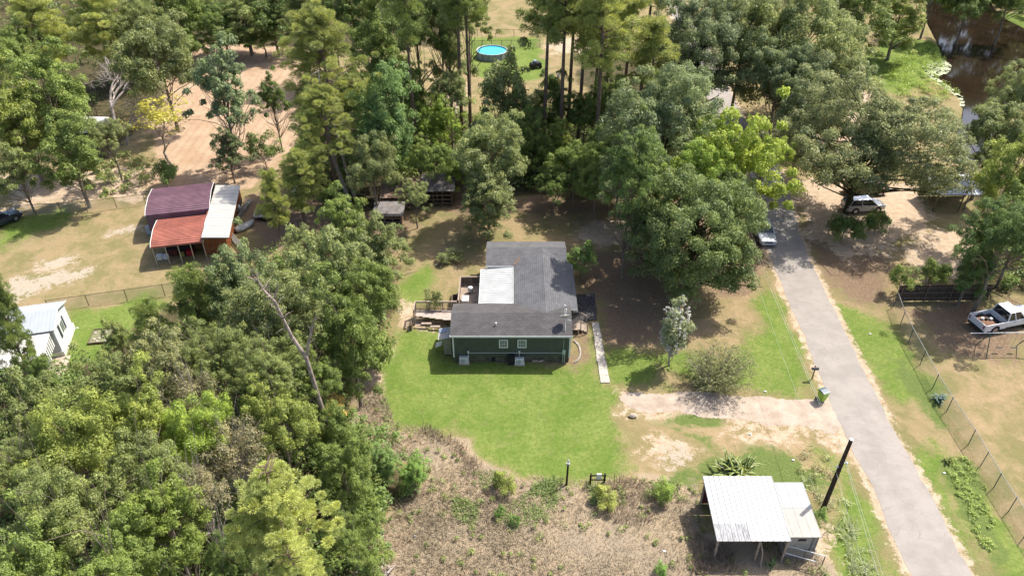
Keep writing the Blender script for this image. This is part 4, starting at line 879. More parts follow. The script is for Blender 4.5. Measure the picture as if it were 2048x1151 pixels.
mb = hb(); mb.bb(-5.2, 5.09, 48.10, 48.128, 2.93, 3.085); mb.bb(-5.2, -5.172, 48.128, 48.3, 2.9, 3.09); mb.bb(-2.5, 0.12, 58.39, 58.418, 2.93, 3.09)
mb.bb(0.105, 0.135, 52.7, 58.38, 2.93, 3.075)
hbuild(mb, 'fascia', TRIM)
mb = hb(); mb.lathe((-1.35, 49.15, 3.35), [(0.05, 0), (0.05, 0.28), (0.07, 0.3), (0.07, 0.34), (0.02, 0.36)], 10); hbuild(mb, 'roof_vent', PLW)
mb = hb(); mb.add([(-0.02, 58.5, 3.12), (0.35, 58.62, 3.2), (0.75, 59.25, 3.42), (0.65, 59.4, 3.46), (0.3, 58.8, 3.24)], [(0, 1, 2, 3, 4)]); hbuild(mb, 'leaf_litter', mat('orange_leaves', (0.22, 0.14, 0.09), 0.95, 0.1, var=0.4, scale=7))
for wx_ in (-0.72, 0.84):
    f = hb()
    for a in ((-0.38, -0.30, 1.62, 2.52), (0.30, 0.38, 1.62, 2.52)): f.bb(wx_+a[0], wx_+a[1], 48.33, 48.379, a[2], a[3])
    f.bb(wx_-0.298, wx_+0.298, 48.333, 48.379, 2.43, 2.52); f.bb(wx_-0.298, wx_+0.298, 48.32, 48.379, 1.62, 1.71)
    win = hbuild(f, 'window', TRIM)
    g_ = MB(); g_.bb(wx_-0.298, wx_+0.298, 0.0, 0.02, 1.712, 2.428); g_.build('pane', GLASS, win)
    b_ = MB(); b_.bb(wx_-0.297, wx_+0.297, -0.012, -0.002, 2.05, 2.085)
    for dx in (-0.1, 0.1): b_.bb(wx_+dx-0.01, wx_+dx+0.01, -0.0122, -0.002, 1.713, 2.427)
    for dz in (1.88, 2.26): b_.bb(wx_-0.296, wx_+0.296, -0.0124, -0.002, dz-0.01, dz+0.01)
    b_.build('sash', TRIM, win)
mb = hb(); mb.bb(-3.75, 4.3, 48.32, 48.35, 1.06, 1.085); mb.tube([(-3.72, 48.33, 1.2), (-3.72, 48.33, 0.35)], 0.025, 6); mb.tube([(0.62, 48.33, 1.2), (0.62, 48.33, 0.35)], 0.025, 6)
mb.bb(-3.80, -3.64, 48.29, 48.36, 1.14, 1.27); mb.bb(0.54, 0.70, 48.29, 48.36, 1.14, 1.27); hbuild(mb, 'pipe', TRIM)
mb = hb(); mb.bb(4.27, 4.53, 48.24, 48.37, 0.98, 1.42); mb.tube([(4.33, 48.3, 1.0), (4.33, 48.3, 0.0)], 0.03, 6); mb.tube([(4.48, 48.3, 1.0), (4.48, 48.3, 0.0)], 0.03, 6); mb.tube([(4.35, 48.33, 1.4), (4.35, 48.33, 2.6)], 0.02, 6)
hbuild(mb, 'meter_box', mat('pale_green_metal', (0.42, 0.50, 0.42), 0.5, 0.4))
mb = hb(); mb.bb(-1.75, -1.45, 48.42, 48.452, 0.02, 0.5); hbuild(mb, 'crawl_hatch', DARK)
# patio cover
def ribbed(x0, x1, y0, y1, za, zb, along, pitch, mb=None, h=0.035, w=0.05, th=0.03, skewf=None):
    """sheet roof: z goes za->zb along 'along' axis, raised ribs running that way"""
    mb = mb or MB()
    if along == 'x':
        mb.slab([(x0, y0, za), (x1, y0, zb), (x1, y1, zb), (x0, y1, za)], th); n = int((y1-y0)/pitch)
        for k in range(n+1):
            y = y0+w/2+0.001+(y1-y0-w-0.002)*k/n; mb.slab([(x0-.01, y-w/2, za+h), (x1+.01, y-w/2, zb+h), (x1+.01, y+w/2, zb+h), (x0-.01, y+w/2, za+h)], h+0.004)
    else:
        mb.slab([(x0, y0, za), (x1, y0, za), (x1, y1, zb), (x0, y1, zb)], th); n = int((x1-x0)/pitch)
        for k in range(n+1):
            x = x0+w/2+0.001+(x1-x0-w-0.002)*k/n; mb.slab([(x-w/2, y0-.01, za+h), (x+w/2, y0-.01, za+h), (x+w/2, y1+.01, zb+h), (x-w/2, y1+.01, zb+h)], h+0.004)
    return mb
hbuild(ribbed(-2.92, 0.10, 52.66, 58.38, 2.78, 3.0, 'x', 0.30), 'patio_roof', METG)
for yy in (53.0, 55.6, 58.2):
    mb = hb(); mb.bb(-2.86, -2.74, yy-0.06, yy+0.06, 0.8, 2.745); hbuild(mb, 'patio_post', TRIM)
mb = hb(); mb.bb(-2.97, -2.925, 52.66, 58.38, 2.66, 2.80); hbuild(mb, 'gutter', TRIM)
# porch stair on the right side
mb = hb(); mb.bb(5.36, 6.2, 52.2, 53.6, 0.38, 0.45)
for k in range(2): mb.bb(6.2+k*0.28, 6.48+k*0.28, 52.3, 53.5, 0.25-k*0.13, 0.30-k*0.13)
mb.bar((6.15, 53.55, 0.45), (6.15, 53.55, 1.4), 0.08); mb.bar((6.75, 53.55, 0.0), (6.75, 53.55, 0.95), 0.08); mb.bar((6.15, 53.55, 1.38), (6.75, 53.55, 0.95), 0.07); mb.bar((5.5, 53.55, 1.38), (6.15, 53.55, 1.38), 0.07)
mb.bar((6.15, 52.25, 0.45), (6.15, 52.25, 1.4), 0.08); mb.bar((6.75, 52.25, 0.0), (6.75, 52.25, 0.95), 0.08); mb.bar((6.15, 52.25, 1.38), (6.75, 52.25, 0.95), 0.07)
hbuild(mb, 'porch_step', WEATH)

# deck
dk = empty('deck', (-4, 55, 0), 'weathered wooden deck with railings on the left side of the green house', 'deck')
def db(mb, name, m, parent=None):
    mb.v = [(x+4, y-55, z) for x, y, z in mb.v]; return mb.build(name, m, parent or dk)
mb = MB()
for k in range(37):
    y = 53.0+k*0.152; mb.bb(-4.9, 0.2, y, y+0.142, 0.76, 0.80)
db(mb, 'floor_boards', mat('deck_boards', (0.36, 0.28, 0.22), 0.9, 0.15, var=0.28, scale=2.5))
mb = MB()
for k in range(11):
    y = 53.22+k*0.132; x1 = -5.0; x0 = -8.8 if k > 4 else -8.75+(4-k)*0.62
    mb.bb(x0, x1, y, y+0.124, 0.735, 0.775)
db(mb, 'floor_boards', mat('ramp_boards', (0.46, 0.38, 0.33), 0.9, 0.15, var=0.2, scale=2.5))
def railing(a, b, z0, h=0.95, posts=True, nm='railing', solid=True):
    mb = MB(); a = Vector(a); b = Vector(b); L = (b-a).length; n = max(1, round(L/1.3)); d = (b-a)/L; rz = math.atan2(d.y, d.x)
    c = (a+b)/2
    mb.box((c.x, c.y, z0+h), (L+0.1, 0.13, 0.045), rz); mb.box((c.x, c.y, z0+0.12), (L, 0.045, 0.09), rz); mb.box((c.x, c.y, z0+h-0.1), (L, 0.042, 0.09), rz)
    for k in range(int(L/0.13)):
        p = a+d*(0.06+k*0.13); mb.box((p.x, p.y, z0+h/2), (0.035, 0.03, h-0.12), rz)
    r = db(mb, nm, WEATH)
    for k in range(n+1):
        p = a+d*(L*k/n); q = MB(); q.box((p.x, p.y, (z0+h)/2-0.05), (0.1, 0.1, z0+h-0.055), rz); db(q, 'post', WEATH)
railing((-4.9, 58.6, 0), (-2.95, 58.6, 0), 0.8); railing((-4.92, 54.9, 0), (-4.92, 58.45, 0), 0.8); railing((-8.85, 54.72, 0), (-5.1, 54.72, 0), 0.775); railing((-8.87, 53.45, 0), (-8.87, 54.6, 0), 0.775)
mb = MB(); mb.bb(-4.95, -3.0, 58.64, 58.67, 0.05, 1.6); db(mb, 'screen_panel', WEATHD)
mb = MB(); mb.bb(-9.1, -9.05, 52.6, 53.5, 0.0, 0.75)
for k in range(5): mb.bb(-9.14, -9.10, 52.62+k*0.2, 52.70+k*0.2, 0.0, 0.8)
db(mb, 'lattice_panel', WEATHD)
mb = MB()
for (x0, x1, y0, y1, z) in ((-8.2, -7.3, 52.95, 53.2, 0.5), (-7.4, -6.5, 52.7, 52.95, 0.35), (-6.6, -5.7, 52.5, 52.75, 0.2), (-8.8, -7.9, 53.0, 53.16, 0.3)): mb.bb(x0, x1, y0, y1, z-0.05, z)
db(mb, 'step', WEATH)
mb = MB(); mb.bb(-5.6, -5.0, 55.3, 57.1, 0.0, 0.08)
for (x0, x1, y0, y1) in ((-5.65, -5.6, 55.3, 57.1), (-5.6, -5.05, 55.25, 55.3), (-5.6, -5.05, 57.1, 57.15), (-5.6, -5.05, 56.2, 56.25)): mb.bb(x0, x1, y0, y1, 0, 0.75)
db(mb, 'planter', WEATHD)
# things on the deck
r = empty('barbecue', (-3.95, 57.3, 0.8), 'round white smoker grill standing on the deck', 'grill')
mb = MB(); mb.lathe((0, 0, 0.15), [(0.16, 0), (0.24, 0.1), (0.26, 0.4), (0.24, 0.5), (0.15, 0.56), (0.04, 0.6)], 18); mb.build('bowl', PLW, r, smooth=True)
for k in range(3):
    a = k*2.1; mb = MB(); mb.tube([(0.15*math.cos(a), 0.15*math.sin(a), 0.2), (0.27*math.cos(a), 0.27*math.sin(a), 0)], 0.02, 5); mb.build('leg', DARK, r)
mb = MB(); mb.tube([(-0.08, 0, 0.77), (-0.06, 0, 0.82), (0.06, 0, 0.82), (0.08, 0, 0.77)], 0.015, 5); mb.build('handle', DARK, r)
r = empty('chest_cooler', (-4.35, 55.9, 0.8), 'white box cooler lying on the deck boards', 'cooler')
mb = MB(); mb.bb(-0.3, 0.3, -0.42, 0.42, 0, 0.36); mb.build('body', PLW, r, bevel=0.03); mb = MB(); mb.bb(-0.32, 0.32, -0.44, 0.44, 0.362, 0.43); mb.build('lid', PLW, r, bevel=0.02)
# utility cabinet at front left corner
r = empty('storage_cabinet', (-5.5, 49.9, 0), 'small pale wooden cabinet against the left end of the green house', 'cabinet')
mb = MB(); mb.bb(-0.42, 0.30, -0.55, 0.55, 0, 1.75)
for k in range(5): mb.bb(-0.40+k*0.16, -0.36+k*0.16, -0.565, -0.552, 0.02, 1.72)
mb.build('wall', mat('grey_plank', (0.34, 0.33, 0.25), 0.9, 0.1, var=0.2, scale=5), r)
mb = MB(); mb.slab([(-0.85, -0.6, 1.72), (0.34, -0.6, 1.95), (0.34, 0.9, 1.95), (-0.85, 0.9, 1.72)], 0.04); mb.build('roof', mat('grey_panel', (0.46, 0.45, 0.42), 0.6, 0.3), r)
mb = MB(); mb.slab([(-0.80, 0.25, 1.775), (-0.15, 0.25, 1.90), (-0.15, 0.8, 1.90), (-0.80, 0.8, 1.775)], 0.03); mb.build('skylight', mat('blue_pane', (0.22, 0.27, 0.38), 0.15, 0.5), r)
mb = MB(); mb.slab([(-1.15, -0.2, 0.5), (-0.6, -0.2, 0.8), (-0.6, 0.4, 0.8), (-1.15, 0.4, 0.5)], 0.04); mb.build('board', TRIM, r)
# satellite dish
r = empty('satellite_dish', (4.45, 49.15, 3.42), 'grey satellite dish on a mast at the right end of the front roof', 'satellite dish')
mb = MB(); mb.tube([(0, -0.55, -0.16), (0, -0.25, 0.5), (0, 0, 0.75)], 0.035, 7); mb.build('mast', PLW, r)
mb = MB(); n = 24; vs = []; fs = []; M = Matrix.Rotation(0.25, 4, 'Z') @ Matrix.Rotation(math.radians(-34), 4, 'X')
for i in range(5):
    rr = 0.47*i/4
    for k in range(n): vs.append(M @ Vector((rr*math.cos(2*math.pi*k/n), rr*0.9*math.sin(2*math.pi*k/n), 0.9*rr*rr)) + Vector((0, 0, 0.82)))
for i in range(4):
    for k in range(n): a = i*n+k; b2 = i*n+(k+1) % n; fs.append((a, b2, b2+n, a+n))
vs2 = [v-Vector((0, 0, 0.02)) for v in vs]; nb_ = len(vs); fs += [tuple(nb_+q for q in reversed(f)) for f in fs]; mb.add(vs+vs2, fs); mb.build('reflector', mat('dish_grey', (0.42, 0.42, 0.40), 0.5, 0.4), r, smooth=True)
mb = MB(); mb.tube([(0, 0, 0.8), (0.1, 0.55, 1.2)], 0.018, 5); mb.lathe((0.1, 0.55, 1.15), [(0.05, 0), (0.05, 0.14), (0.02, 0.16)], 8); mb.tube([(0.0, -0.1, 0.75), (0.5, -0.05, 0.55)], 0.02, 5); mb.build('feed_arm', TRIM, r)
mb = MB(); mb.tube([(-0.05, 0.45, 0.7), (-0.05, 0.5, 1.7)], 0.03, 6); mb.lathe((-0.05, 0.5, 1.62), [(0.06, 0), (0.07, 0.08), (0.04, 0.14)], 8); mb.tube([(-0.05, 0.45, 0.7), (0, 0, 0.7)], 0.02, 5); mb.build('antenna', PLW, r)
# air conditioners
def ac(x, y, lab):
    p = G(x, y); r = empty('air_conditioner', (p.x, p.y+0.2, 0), lab, 'air conditioner', 'outdoor cooling units at the front wall')
    mb = MB(); mb.bb(-0.46, 0.46, -0.24, 0.24, 0.0, 0.10); mb.build('pad', conc, r)
    mb = MB(); mb.bb(-0.39, 0.39, -0.16, 0.16, 0.103, 0.72); mb.build('casing', PLW, r, bevel=0.02)
    mb = MB()
    for rr in (0.2, 0.15, 0.09, 0.03): mb.tube([(-0.08+rr*math.cos(k*math.pi/10), -0.178, 0.42+rr*math.sin(k*math.pi/10)) for k in range(21)], 0.008, 4, cap=False)
    mb.build('fan_grille', mat('grille_grey', (0.25, 0.26, 0.26), 0.5, 0.3), r)
    mb = MB()
    for k in range(5): mb.bb(-0.3, 0.3, -0.1+k*0.045, -0.085+k*0.045, 0.722, 0.73)
    mb.build('top_vent', mat('grille_grey', (0.25, 0.26, 0.26)), r)
ac(928, 729, 'white cooling unit below the left end of the front wall'); ac(1039, 731, 'white cooling unit below the right window of the front wall')
p = G(1022, 727); r = empty('rubbish_bin', (p.x, p.y+0.1, 0), 'black wheeled bin against the front wall beside a cooling unit', 'bin')
mb = MB(); mb.slab([(-0.26, -0.28, 0.85), (0.26, -0.28, 0.85), (0.26, 0.28, 0.85), (-0.26, 0.28, 0.85)], 0.82); mb.build('body', DARK, r, bevel=0.03); mb = MB(); mb.bb(-0.29, 0.29, -0.31, 0.31, 0.852, 0.91); mb.build('lid', DARK, r, bevel=0.02)
for k, (x, lab) in enumerate(((1070, 'left one of two pale concrete blocks by the front wall'), (1081, 'right one of two pale concrete blocks by the front wall'))):
    p = G(x, 722); mb = MB(); mb.bb(-0.22, -0.19, -0.1, 0.1, 0, 0.2); mb.bb(0.19, 0.22, -0.1, 0.1, 0, 0.2); mb.bb(-0.19, 0.19, -0.1, -0.07, 0, 0.2); mb.bb(-0.19, 0.19, 0.07, 0.1, 0, 0.2); mb.bb(-0.015, 0.015, -0.07, 0.07, 0, 0.2)
    o = mb.build('concrete_block', conc); o.location = (p.x, p.y, 0.0); o.rotation_euler = (0, 0, 0.3*k); tag(o, lab, 'concrete block', 'concrete blocks by the wall')
mb = MB()
for k in range(26):
    t = k/25; a = -1.2+2.3*t; mb.box((5.15+0.75*math.cos(a)*1.1, 49.0+1.6*math.sin(a)*0.95+0.8, 0.02), (0.16, 0.12, 0.1), rnd.random()*3)
tag(mb.build('edging_stones', mat('edging_stone', (0.45, 0.40, 0.34), 0.9)), 'little edging stones curving round the right front house corner', 'edging stones')

# ------------------------------------------------------------------ white roofed shed bottom right
r = empty('open_shed', (15.3, 31.3, 0), 'open pole shed with bright white ribbed metal roof at the bottom right', 'shed')
def loc(mb, ox, oy): mb.v = [(x-ox, y-oy, z) for x, y, z in mb.v]; return mb
mb = MB(); mb.slab([(12.92, 28.9, 2.3), (17.62, 28.9, 2.3), (17.62, 33.65, 2.8), (12.92, 33.65, 2.8)], 0.03); loc(mb, 15.3, 31.3).build('roof', METW, r)
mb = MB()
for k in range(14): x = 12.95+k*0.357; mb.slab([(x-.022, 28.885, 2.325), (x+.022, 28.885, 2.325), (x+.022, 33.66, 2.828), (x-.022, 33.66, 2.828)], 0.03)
loc(mb, 15.3, 31.3).build('shadow_grey_ribs', mat('rib_shadow_grey', (0.20, 0.21, 0.22), 0.5, 0.4), r)  # raised ribs in darker grey, the colour standing in for their shadow lines
mb = MB(); mb.slab([(12.96, 28.93, 2.312), (15.05, 28.93, 2.312), (15.05, 30.12, 2.437), (12.96, 30.12, 2.437)], 0.006); loc(mb, 15.3, 31.3)
pm = bpy.data.materials.new('weathered_roof_sheet'); pm.use_nodes = True; nt = pm.node_tree; b = nt.nodes['Principled BSDF']; b.inputs['Roughness'].default_value = 0.7
tcn = nt.nodes.new('ShaderNodeTexCoord'); mp = nt.nodes.new('ShaderNodeMapping'); mp.inputs['Scale'].default_value = (14, 1.6, 1); nt.links.new(tcn.outputs['Object'], mp.inputs[0])
nt.links.new(mixc(nt, sstep(nt, nz(nt, 1.0, 6, 0.7, mp.outputs[0]), 0.35, 0.65), (0.13, 0.13, 0.135), (0.36, 0.36, 0.36)), b.inputs['Base Color'])
mb.build('old_panel', pm, r)
for (x, y, z) in ((13.1, 29.1, 2.25), (15.75, 29.05, 2.25), (17.5, 29.05, 2.25), (13.1, 33.4, 2.7), (17.5, 33.4, 2.7), (15.3, 33.4, 2.7)):
    q = MB(); q.bb(x-15.3-0.06, x-15.3+0.06, y-31.3-0.06, y-31.3+0.06, 0, z); q.build('post', WEATH, r)
for y in (29.0, 31.2, 33.5):
    q = MB(); zz = 2.3+(y-28.9)*0.105-0.11; q.bb(-2.3, 2.25, y-31.3-0.04, y-31.3+0.04, zz-0.05, zz+0.05); q.build('beam', WEATHD, r)
q = MB(); q.bb(1.0, 2.1, 0.2, 0.26, 0, 1.9); q.bb(-2.2, 2.2, 2.2, 2.24, 0.1, 2.3); q.build('back_wall', mat('dark_red_boards', (0.12, 0.03, 0.03), 0.8, var=0.3), r)
q = MB(); q.tube([(0.45, -2.15, 2.2), (0.7, -2.5, 1.2), (0.75, -2.65, 0.0)], 0.05, 6); q.build('leaning_pole', WEATH, r)
r = empty('cream_shed', (18.6, 31.6, 0), 'low cream block shed under the shadow of the utility pole', 'shed')
CREAM = mat('cream_painted_metal', (0.37, 0.35, 0.31), 0.6, 0.3, var=0.1, scale=1.2, col2=(0.42, 0.39, 0.345))
loc(ribbed(17.30, 19.72, 29.25, 31.45, 2.20, 2.27, 'y', 0.55, h=0.012, w=0.03), 18.6, 31.6).build('roof', CREAM, r)
loc(ribbed(17.30, 19.76, 31.453, 33.5, 2.285, 2.35, 'y', 0.55, h=0.012, w=0.03), 18.6, 31.6).build('roof', mat('pale_grey_roof_metal', (0.30, 0.31, 0.325), 0.5, 0.4, var=0.08), r)
CBL = mat('grey_block', (0.40, 0.38, 0.34), 0.95, 0.1, var=0.15, scale=2)
q = MB(); q.bb(-0.85, 1.02, -2.20, 1.75, 0.75, 2.165)
for k in range(4): q.bb(-0.84, 1.01, -2.212, -2.202, 0.9+k*0.35, 0.91+k*0.35)
q.build('wall', CBL, r); q = MB(); q.bb(-0.95, 1.08, -2.28, 1.8, 0.0, 0.748); q.build('plinth', mat('grey_footing', (0.30, 0.27, 0.23), 0.95), r)
q = MB(); q.bb(-0.25, 0.25, -2.225, -2.203, 1.62, 1.82); q.build('window', DARK, r)
q = MB(); q.tube([(0.72, -2.25, 2.1), (0.72, -2.27, 0.0)], 0.05, 6); q.tube([(0.98, -2.25, 2.1), (0.98, -2.27, 0.0)], 0.03, 6); q.build('drainpipe', mat('grille_grey', (0.25, 0.26, 0.26)), r)
# collapsed pen rails
r = empty('animal_pen', (18.5, 28.0, 0), 'broken wire pen with pale rails in front of the cream shed', 'pen')
def rel(x, y, h, o): v = G(x, y, h); return (v.x-o[0], v.y-o[1], v.z)
o_ = (18.5, 28.0)
for a, b in (((1571,1089), (1651,1111)), ((1568,1104), (1632,1122)), ((1586,1132), (1640,1146))):
    h = 1.1 if a[1] < 1100 else (0.75 if a[1] < 1120 else 0.15); q = MB(); q.tube([rel(*a, h, o_), rel(*b, h, o_)], 0.028, 6); q.build('rail', TRIM if a[1] < 1120 else WEATHD, r)
for (x, y, h) in ((1571,1089,1.1), (1651,1111,1.1), (1612,1100,1.1)):
    v = rel(x, y, h, o_); q = MB(); q.tube([v, (v[0], v[1], 0)], 0.035, 6); q.build('post', WEATHD, r)
WIRE = bpy.data.materials.new('wire_mesh'); WIRE.use_nodes = True; nt = WIRE.node_tree; b = nt.nodes['Principled BSDF']; b.inputs['Base Color'].default_value = (0.42, 0.42, 0.39, 1); b.inputs['Metallic'].default_value = 0.3; b.inputs['Roughness'].default_value = 0.5
uvn = nt.nodes.new('ShaderNodeTexCoord'); sx = nt.nodes.new('ShaderNodeSeparateXYZ'); nt.links.new(uvn.outputs['UV'], sx.inputs[0])
u_ = mth(nt, 'ADD', sx.outputs[0], sx.outputs[1]); v_ = mth(nt, 'SUBTRACT', sx.outputs[0], sx.outputs[1])
fr = lambda q: mth(nt, 'LESS_THAN', mth(nt, 'FRACT', mth(nt, 'MULTIPLY', q, 11.0)), 0.13)
al = mth(nt, 'MAXIMUM', fr(u_), fr(v_)); nt.links.new(al, b.inputs['Alpha'])
def mesh_panel(name, a, b_, z0, z1, parent, off, m=None):
    a = Vector(a); b_ = Vector(b_); L = (b_-a).length; me = bpy.data.meshes.new(name)
    me.from_pydata([(a.x-off[0], a.y-off[1], z0), (b_.x-off[0], b_.y-off[1], z0), (b_.x-off[0], b_.y-off[1], z1), (a.x-off[0], a.y-off[1], z1)], [], [(0, 1, 2, 3)])
    uv = me.uv_layers.new(name='UVMap')
    for i, c in enumerate([(0, 0), (L, 0), (L, z1-z0), (0, z1-z0)]): uv.data[i].uv = c
    me.materials.append(m or WIRE); o = link_mesh(name, me, parent); return o
mesh_panel('mesh', G(1571, 1089, 1.1).xy.to_3d(), G(1651, 1111, 1.1).xy.to_3d(), 0.05, 1.1, r, o_)
# variegated plant
def strap_plant(name, x, y, n, L, w, colr, lab, cat, parent_mat=None, up=0.6, mat2=None):
    P = G(x, y); r = empty(name, (P.x, P.y, 0), lab, cat); rng = random.Random(9)
    A = MB(); B = MB()
    for k in range(n):
        a = rng.random()*6.283; t = up*rng.uniform(0.25, 1.25); ln = L*rng.uniform(0.7, 1.15); ox, oy = rng.uniform(-.35, .35)*L, rng.uniform(-.25, .25)*L; z0 = rng.uniform(0, 0.35)*L
        h = Vector((math.cos(a), math.sin(a), 0)); sd_ = Vector((-h.y, h.x, 0)); pts = []
        for u in (0, 0.35, 0.7, 1.0):
            pts.append(Vector((ox, oy, z0))+h*(ln*u*math.sin(t+u*0.35))+Vector((0, 0, ln*u*math.cos(t+u*0.75))))
        for mbx, ww, dz in ((A, w, 0), (B, w*0.32, 0.012)):
            vs = []
            for u, q in zip((0.6, 1, 0.8, 0.05), pts): vs += [q-sd_*ww*u*0.5+Vector((0, 0, dz)), q+Vector((0, 0, dz-0.02*u)), q+sd_*ww*u*0.5+Vector((0, 0, dz))]
            mbx.add(vs, [(i*3+j, i*3+j+1, i*3+j+4, i*3+j+3) for i in range(3) for j in range(2)])
    A.build('leaves', mat(name+'_leaf', colr, 0.45, 0.4, var=0.25, scale=3), r)
    if mat2: B.build('leaf_stripe', mat(name+'_stripe', mat2, 0.5, 0.4), r)
    return r
strap_plant('ginger_plant', 1465, 958, 110, 2.1, 0.24, (0.055, 0.115, 0.025), 'dark green plant with yellow striped strap leaves behind the white roofed shed', 'plant', mat2=(0.42, 0.42, 0.10))
strap_plant('agave', 1876, 800, 36, 0.85, 0.13, (0.13, 0.20, 0.16), 'blue green spiky agave beside the chain link fence', 'plant')
strap_plant('yucca', 1895, 922, 26, 0.55, 0.09, (0.16, 0.22, 0.04), 'small yellow flowering plant on the verge right of the lane', 'plant', mat2=(0.5, 0.5, 0.2))
strap_plant('canna_plant', 1540, 1128, 18, 0.6, 0.1, (0.18, 0.25, 0.08), 'pale green leafy plant at the leaning pole of the open shed', 'plant')

# ------------------------------------------------------------------ pole, wires, posts
P0 = G(1645, 1018); HT = 9.4
r = empty('utility_pole', (P0.x, P0.y, 0), 'dark wooden utility pole beside the cream shed', 'utility pole')
POLE = mat('creosote_pole', (0.045, 0.032, 0.025), 0.8, 0.2, var=0.4, scale=3)
tp = PY(1703, 878, P0.y-0.15); off = Vector((tp.x-P0.x, tp.y-P0.y, tp.z))
mb = MB(); mb.tube([(0, 0, -0.2), tuple(off*0.5), tuple(off)], [0.17, 0.15, 0.12], 12); mb.build('shaft', POLE, r)
mb = MB(); mb.lathe(tuple(off), [(0.125, 0), (0.125, 0.03), (0.02, 0.05)], 12); mb.build('cap', mat('cap_metal', (0.6, 0.6, 0.6), 0.4, metal=0.5), r)
at_ = {}
for nm_, fr_, dx in (('a', 0.68, 0.30), ('b', 0.63, -0.22)):
    c = off*fr_; mb = MB(); mb.tube([c, c+Vector((dx, -0.05, 0.05))], 0.03, 6); mb.lathe(tuple(c+Vector((dx, -0.05, 0.0))), [(0.05, 0), (0.08, 0.04), (0.05, 0.09), (0.07, 0.13), (0.03, 0.16)], 10); mb.build('insulator', PLW, r); at_[nm_] = P0.xyz+c+Vector((dx, -0.05, 0.08))
WM = mat('wire_aluminium', (0.55, 0.55, 0.50), 0.4, 0.5, metal=0.3)
def wire(name, pts, rad, lab):
    mb = MB(); out = []
    for a, b in zip(pts[:-1], pts[1:]):
        a = Vector(a); b = Vector(b); n = 16; L = (b-a).length
        for k in range(n): t = k/n; out.append(a.lerp(b, t)-Vector((0, 0, L*0.018*4*t*(1-t)*0.5)))
    out.append(Vector(pts[-1])); mb.tube(out, rad, 5); return tag(mb.build(name, WM), lab, 'wire', 'overhead wires along the lane')
A_ = at_['a']; B_ = at_['b']; ht_ = A_.z
far = G(1493, 440, ht_-0.6); near = Vector((A_.x+ (A_.x-far.x)*0.55, A_.y+(A_.y-far.y)*0.55, ht_))
n2 = G(1780, 1190, ht_-0.3); n1 = G(1770, 1190, ht_-0.4)
wire('overhead_wire', [far, A_, n2], 0.009, 'bright overhead wire passing the right side of the pole'); wire('overhead_wire', [far+Vector((-0.3, 0, 0)), A_+Vector((-0.05, 0, -0.06)), n1], 0.010, 'twisted overhead wire hanging just under the bright one')
wire('overhead_wire', [G(1486, 480, 6.0), G(1598, 800, 5.2), B_+Vector((0, 0, -0.4)), G(1745, 1190, 5.2)], 0.007, 'faint lower wire on the left side of the pole')
def lamp_post():
    P = G(1133, 968); r = empty('lamp_post', (P.x, P.y, 0), 'short dark post topped by a small lamp at the lawn edge', 'post')
    mb = MB(); mb.tube([(0, 0, -.1), (0.02, 0, 2.1)], [0.085, 0.07], 10); mb.build('post', POLE, r)
    mb = MB(); mb.box((0.02, 0, 2.2), (0.26, 0.16, 0.10)); mb.tube([(0.02, 0, 2.2), (0.02, 0, 2.55)], 0.03, 6); mb.lathe((0.02, 0, 2.5), [(0.07, 0), (0.09, 0.08), (0.02, 0.14)], 8); mb.build('lamp_head', mat('lamp_grey', (0.35, 0.36, 0.36), 0.5, 0.4), r)
lamp_post()
Pm = G(1194, 968); r = empty('meter_rack', (Pm.x, Pm.y, 0), 'dark two post frame holding a white electric meter box', 'meter rack')
for sx_ in (-0.5, 0.5): mb = MB(); mb.bb(sx_-0.06, sx_+0.06, -0.06, 0.06, 0, 1.15); mb.build('post', POLE, r)
for z in (1.05, 0.6): mb = MB(); mb.bb(-0.58, 0.58, -0.09, -0.063, z-0.06, z+0.06); mb.build('rail', POLE, r)
mb = MB(); mb.bb(-0.12, 0.22, -0.2, -0.092, 0.75, 1.32); mb.build('meter_box', PLW, r, bevel=0.015)
Pm = G(1624, 757); r = empty('mailbox', (Pm.x, Pm.y, 0), 'dark mailbox on a post beside the lane', 'mailbox')
mb = MB(); mb.tube([(0, 0, -.1), (0, 0, 1.05)], 0.05, 8); mb.build('post', WEATHD, r)
mb = MB(); mb.add([(x, y, z) for x in (-0.28, 0.28) for y, z in ((-0.1, 1.05), (0.1, 1.05), (0.1, 1.18), (0.06, 1.25), (0, 1.28), (-0.06, 1.25), (-0.1, 1.18))], [tuple(range(6, -1, -1)), tuple(range(7, 14))]+[(k, (k+1) % 7, (k+1) % 7+7, k+7) for k in range(7)]); mb.build('box', mat('mailbox_black', (0.05, 0.05, 0.06), 0.35, 0.5), r)
mb = MB(); mb.bb(-0.05, 0.05, 0.101, 0.12, 1.2, 1.38); mb.build('flag', mat('flag_red', (0.4, 0.05, 0.04), 0.5), r)
# lime cart
Pm = G(1643, 802); r = empty('wheeled_bin', (Pm.x, Pm.y+0.1, 0), 'lime green wheeled rubbish bin with dark lid where the driveway meets the lane', 'bin', rz=0.35)
mb = MB(); n = 4; b0 = [(-0.23, -0.22), (0.23, -0.22), (0.23, 0.24), (-0.23, 0.24)]; b1 = [(-0.31, -0.34), (0.31, -0.34), (0.31, 0.34), (-0.31, 0.34)]
mb.add([(*q, 0.06) for q in b0]+[(*q, 1.0) for q in b1], [(3, 2, 1, 0), (4, 5, 6, 7)]+[(k, (k+1) % 4, (k+1) % 4+4, k+4) for k in range(4)]); mb.build('body', mat('lime_plastic', (0.27, 0.48, 0.03), 0.4, 0.45, var=0.06), r, bevel=0.03)
mb = MB(); mb.bb(-0.34, 0.34, -0.37, 0.37, 0.99, 1.035); mb.build('rim', mat('lime_plastic', (0.27, 0.48, 0.03)), r, bevel=0.01)
